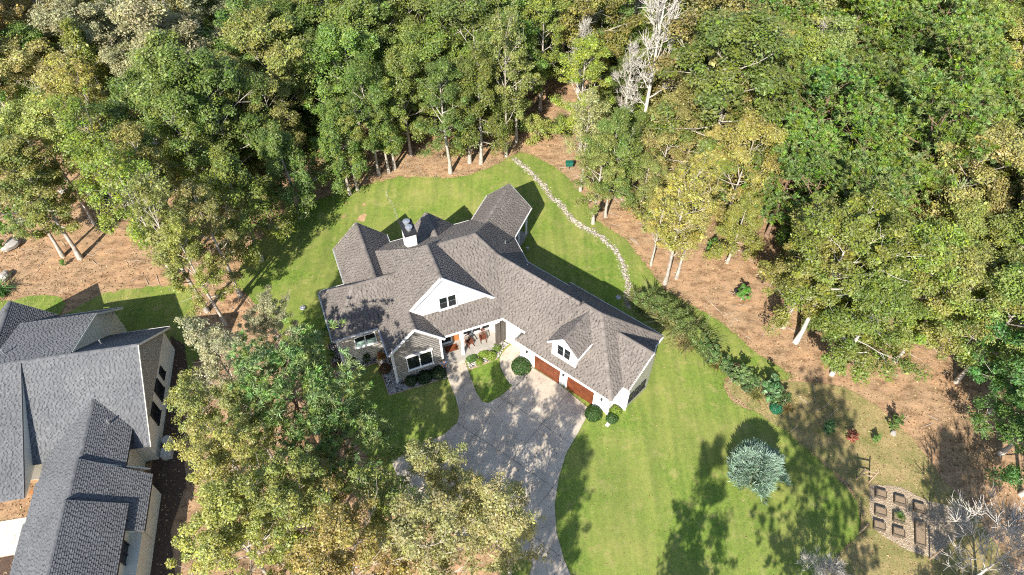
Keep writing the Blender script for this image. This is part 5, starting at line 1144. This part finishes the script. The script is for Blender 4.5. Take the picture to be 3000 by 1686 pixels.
dp = T('splash_block', 'white downspout block at the garage corner', 'downspout block', 1786, 1238, R(-38)); MB().box((-.15, -.5, 0), (.15, .5, .06)).build('base', M['trim'], dp)
for x in (-.13, .13): MB().box((x - .02, -.5, .061), (x + .02, .5, .13)).build('rim', M['trim'], dp)

# rocking chairs on the porch
def rocking_chair(label, loc, rz):
    o = thing('rocking_chair', label, 'chair', loc, rz, 'porch rocking chairs')
    for x in (-.27, .27):
        rk = MB(); P_ = [(x, -.48 + .12 * k, .02 + .05 * ((k - 4) / 4) ** 2) for k in range(9)]
        for a, b_ in zip(P_, P_[1:]): rk.beam(a, b_, .05, .05)
        rk.build('rocker', M['wood_brown'], o)
        for y_ in (-.25, .25): MB().beam((x, y_, .06), (x, y_, .62 if y_ < 0 else .42), .05, .05, (0, 1, 0)).build('leg', M['wood_brown'], o)
        MB().beam((x * 1.08, -.36, .63), (x * 1.08, .28, .66), .09, .03).build('arm', M['wood_brown'], o)
    MB().box((-.28, -.3, .40), (.28, .27, .45)).build('seat', M['wood_brown'], o)
    bk_ = MB().beam((-.28, .36, 1.16), (.28, .36, 1.16), .04, .1).build('backrest', M['wood_brown'], o)
    for x in (-.28, -.17, -.06, .06, .17, .28): MB().beam((x, .26, .45), (x, .36, 1.12), .055, .025, (0, 1, 0)).build('slat', M['wood_brown'], bk_)
rocking_chair('brown rocking chair on the porch, nearer the front door', mf.p(2.65, .95, .05), R(21.5 + 12)); rocking_chair('brown rocking chair on the porch, nearer the shutters', mf.p(4.05, 1.0, .05), R(21.5 - 8))
o = thing('doormat', 'reddish brown mat in front of the entry', 'mat', mf.p(.85, 1.15, .055), R(21.5)); MB().box((-.6, -.35, 0), (.6, .35, .02)).build('pile', M['wood_red'], o); MB().box((-.63, -.38, -.004), (.63, .38, .01)).build('border', M['wood_dark'], o)

# the person on the walk
def skin(name, joints, edges, mat, parent, sub=1):
    me = bpy.data.meshes.new(name); me.from_pydata([j_[:3] for j_ in joints], edges, []); o = link(name, me, parent, mat)
    md = o.modifiers.new('skin', 'SKIN')
    for v, j_ in zip(me.skin_vertices[0].data, joints): v.radius = (j_[3], j_[4] if len(j_) > 4 else j_[3])
    me.skin_vertices[0].data[0].use_root = True; md.use_smooth_shade = True
    s_ = o.modifiers.new('sub', 'SUBSURF'); s_.levels = s_.render_levels = sub; return o
p = gp(1303, 1086)
pe = thing('person', 'person in a blue shirt and dark trousers standing at the left of the walkway', 'person', (p[0], p[1], p[2] + .05), R(200 - 180))
J = [(0, 0, .95, .13, .10), (0, 0, 1.18, .12, .09), (0, 0, 1.40, .15, .09), (0, 0, 1.50, .055), (0, -.01, 1.60, .085, .095), (0, -.01, 1.70, .07, .08)]; Ed = [(0, 1), (1, 2), (2, 3), (3, 4), (4, 5)]
for s_ in (-1, 1):
    b_ = len(J); J += [(s_ * .19, 0, 1.40, .055), (s_ * .25, -.02, 1.15, .045), (s_ * .17, -.22, 1.02, .035), (s_ * .13, -.29, 1.01, .03, .02)]; Ed += [(2, b_), (b_, b_ + 1), (b_ + 1, b_ + 2), (b_ + 2, b_ + 3)]
    for k in range(4):
        f = len(J); J += [(s_ * (.15 - .018 * k), -.33, 1.01, .009), (s_ * (.145 - .018 * k), -.37, 1.0 - .002 * k, .008)]; Ed += [(b_ + 3, f), (f, f + 1)]
    f = len(J); J += [(s_ * .085, -.29, 1.02, .010), (s_ * .07, -.32, 1.03, .008)]; Ed += [(b_ + 3, f), (f, f + 1)]
    l_ = len(J); J += [(s_ * .10, 0, .88, .085), (s_ * .11, -.01, .48, .06), (s_ * .11, .02, .09, .045), (s_ * .12, -.14, .04, .04, .03)]; Ed += [(0, l_), (l_, l_ + 1), (l_ + 1, l_ + 2), (l_ + 2, l_ + 3)]
J += [(0, -.10, 1.60, .014)]; Ed += [(4, len(J) - 1)]
skin('body', J, Ed, M['skin'], pe)
JS = [(0, 0, 1.0, .155, .12), (0, 0, 1.2, .14, .11), (0, 0, 1.41, .165, .105), (.2, 0, 1.40, .07), (.25, -.02, 1.2, .06), (-.2, 0, 1.40, .07), (-.25, -.02, 1.2, .06)]; skin('shirt', JS, [(0, 1), (1, 2), (2, 3), (3, 4), (2, 5), (5, 6)], M['shirt'], pe)
JT = [(0, 0, .95, .15, .115), (.10, 0, .86, .10), (.11, -.01, .48, .075), (.11, .02, .10, .065), (-.10, 0, .86, .10), (-.11, -.01, .48, .075), (-.11, .02, .10, .065)]; skin('trousers', JT, [(0, 1), (1, 2), (2, 3), (0, 4), (4, 5), (5, 6)], M['jeans'], pe)
MB().lathe([(.095, 0), (.108, .05), (.10, .11), (.06, .16), (.01, .175)], (0, .015, 1.60), 14).build('hair', M['hair'], pe)
for s_ in (-1, 1): MB().lathe([(.012, 0), (.004, .012)], (s_ * .035, -.095, 1.62), 6).build('eye', M['dark'], pe)
MB().box((-.025, -.097, 1.548), (.025, -.085, 1.558)).build('mouth', M['wood_red'], pe)
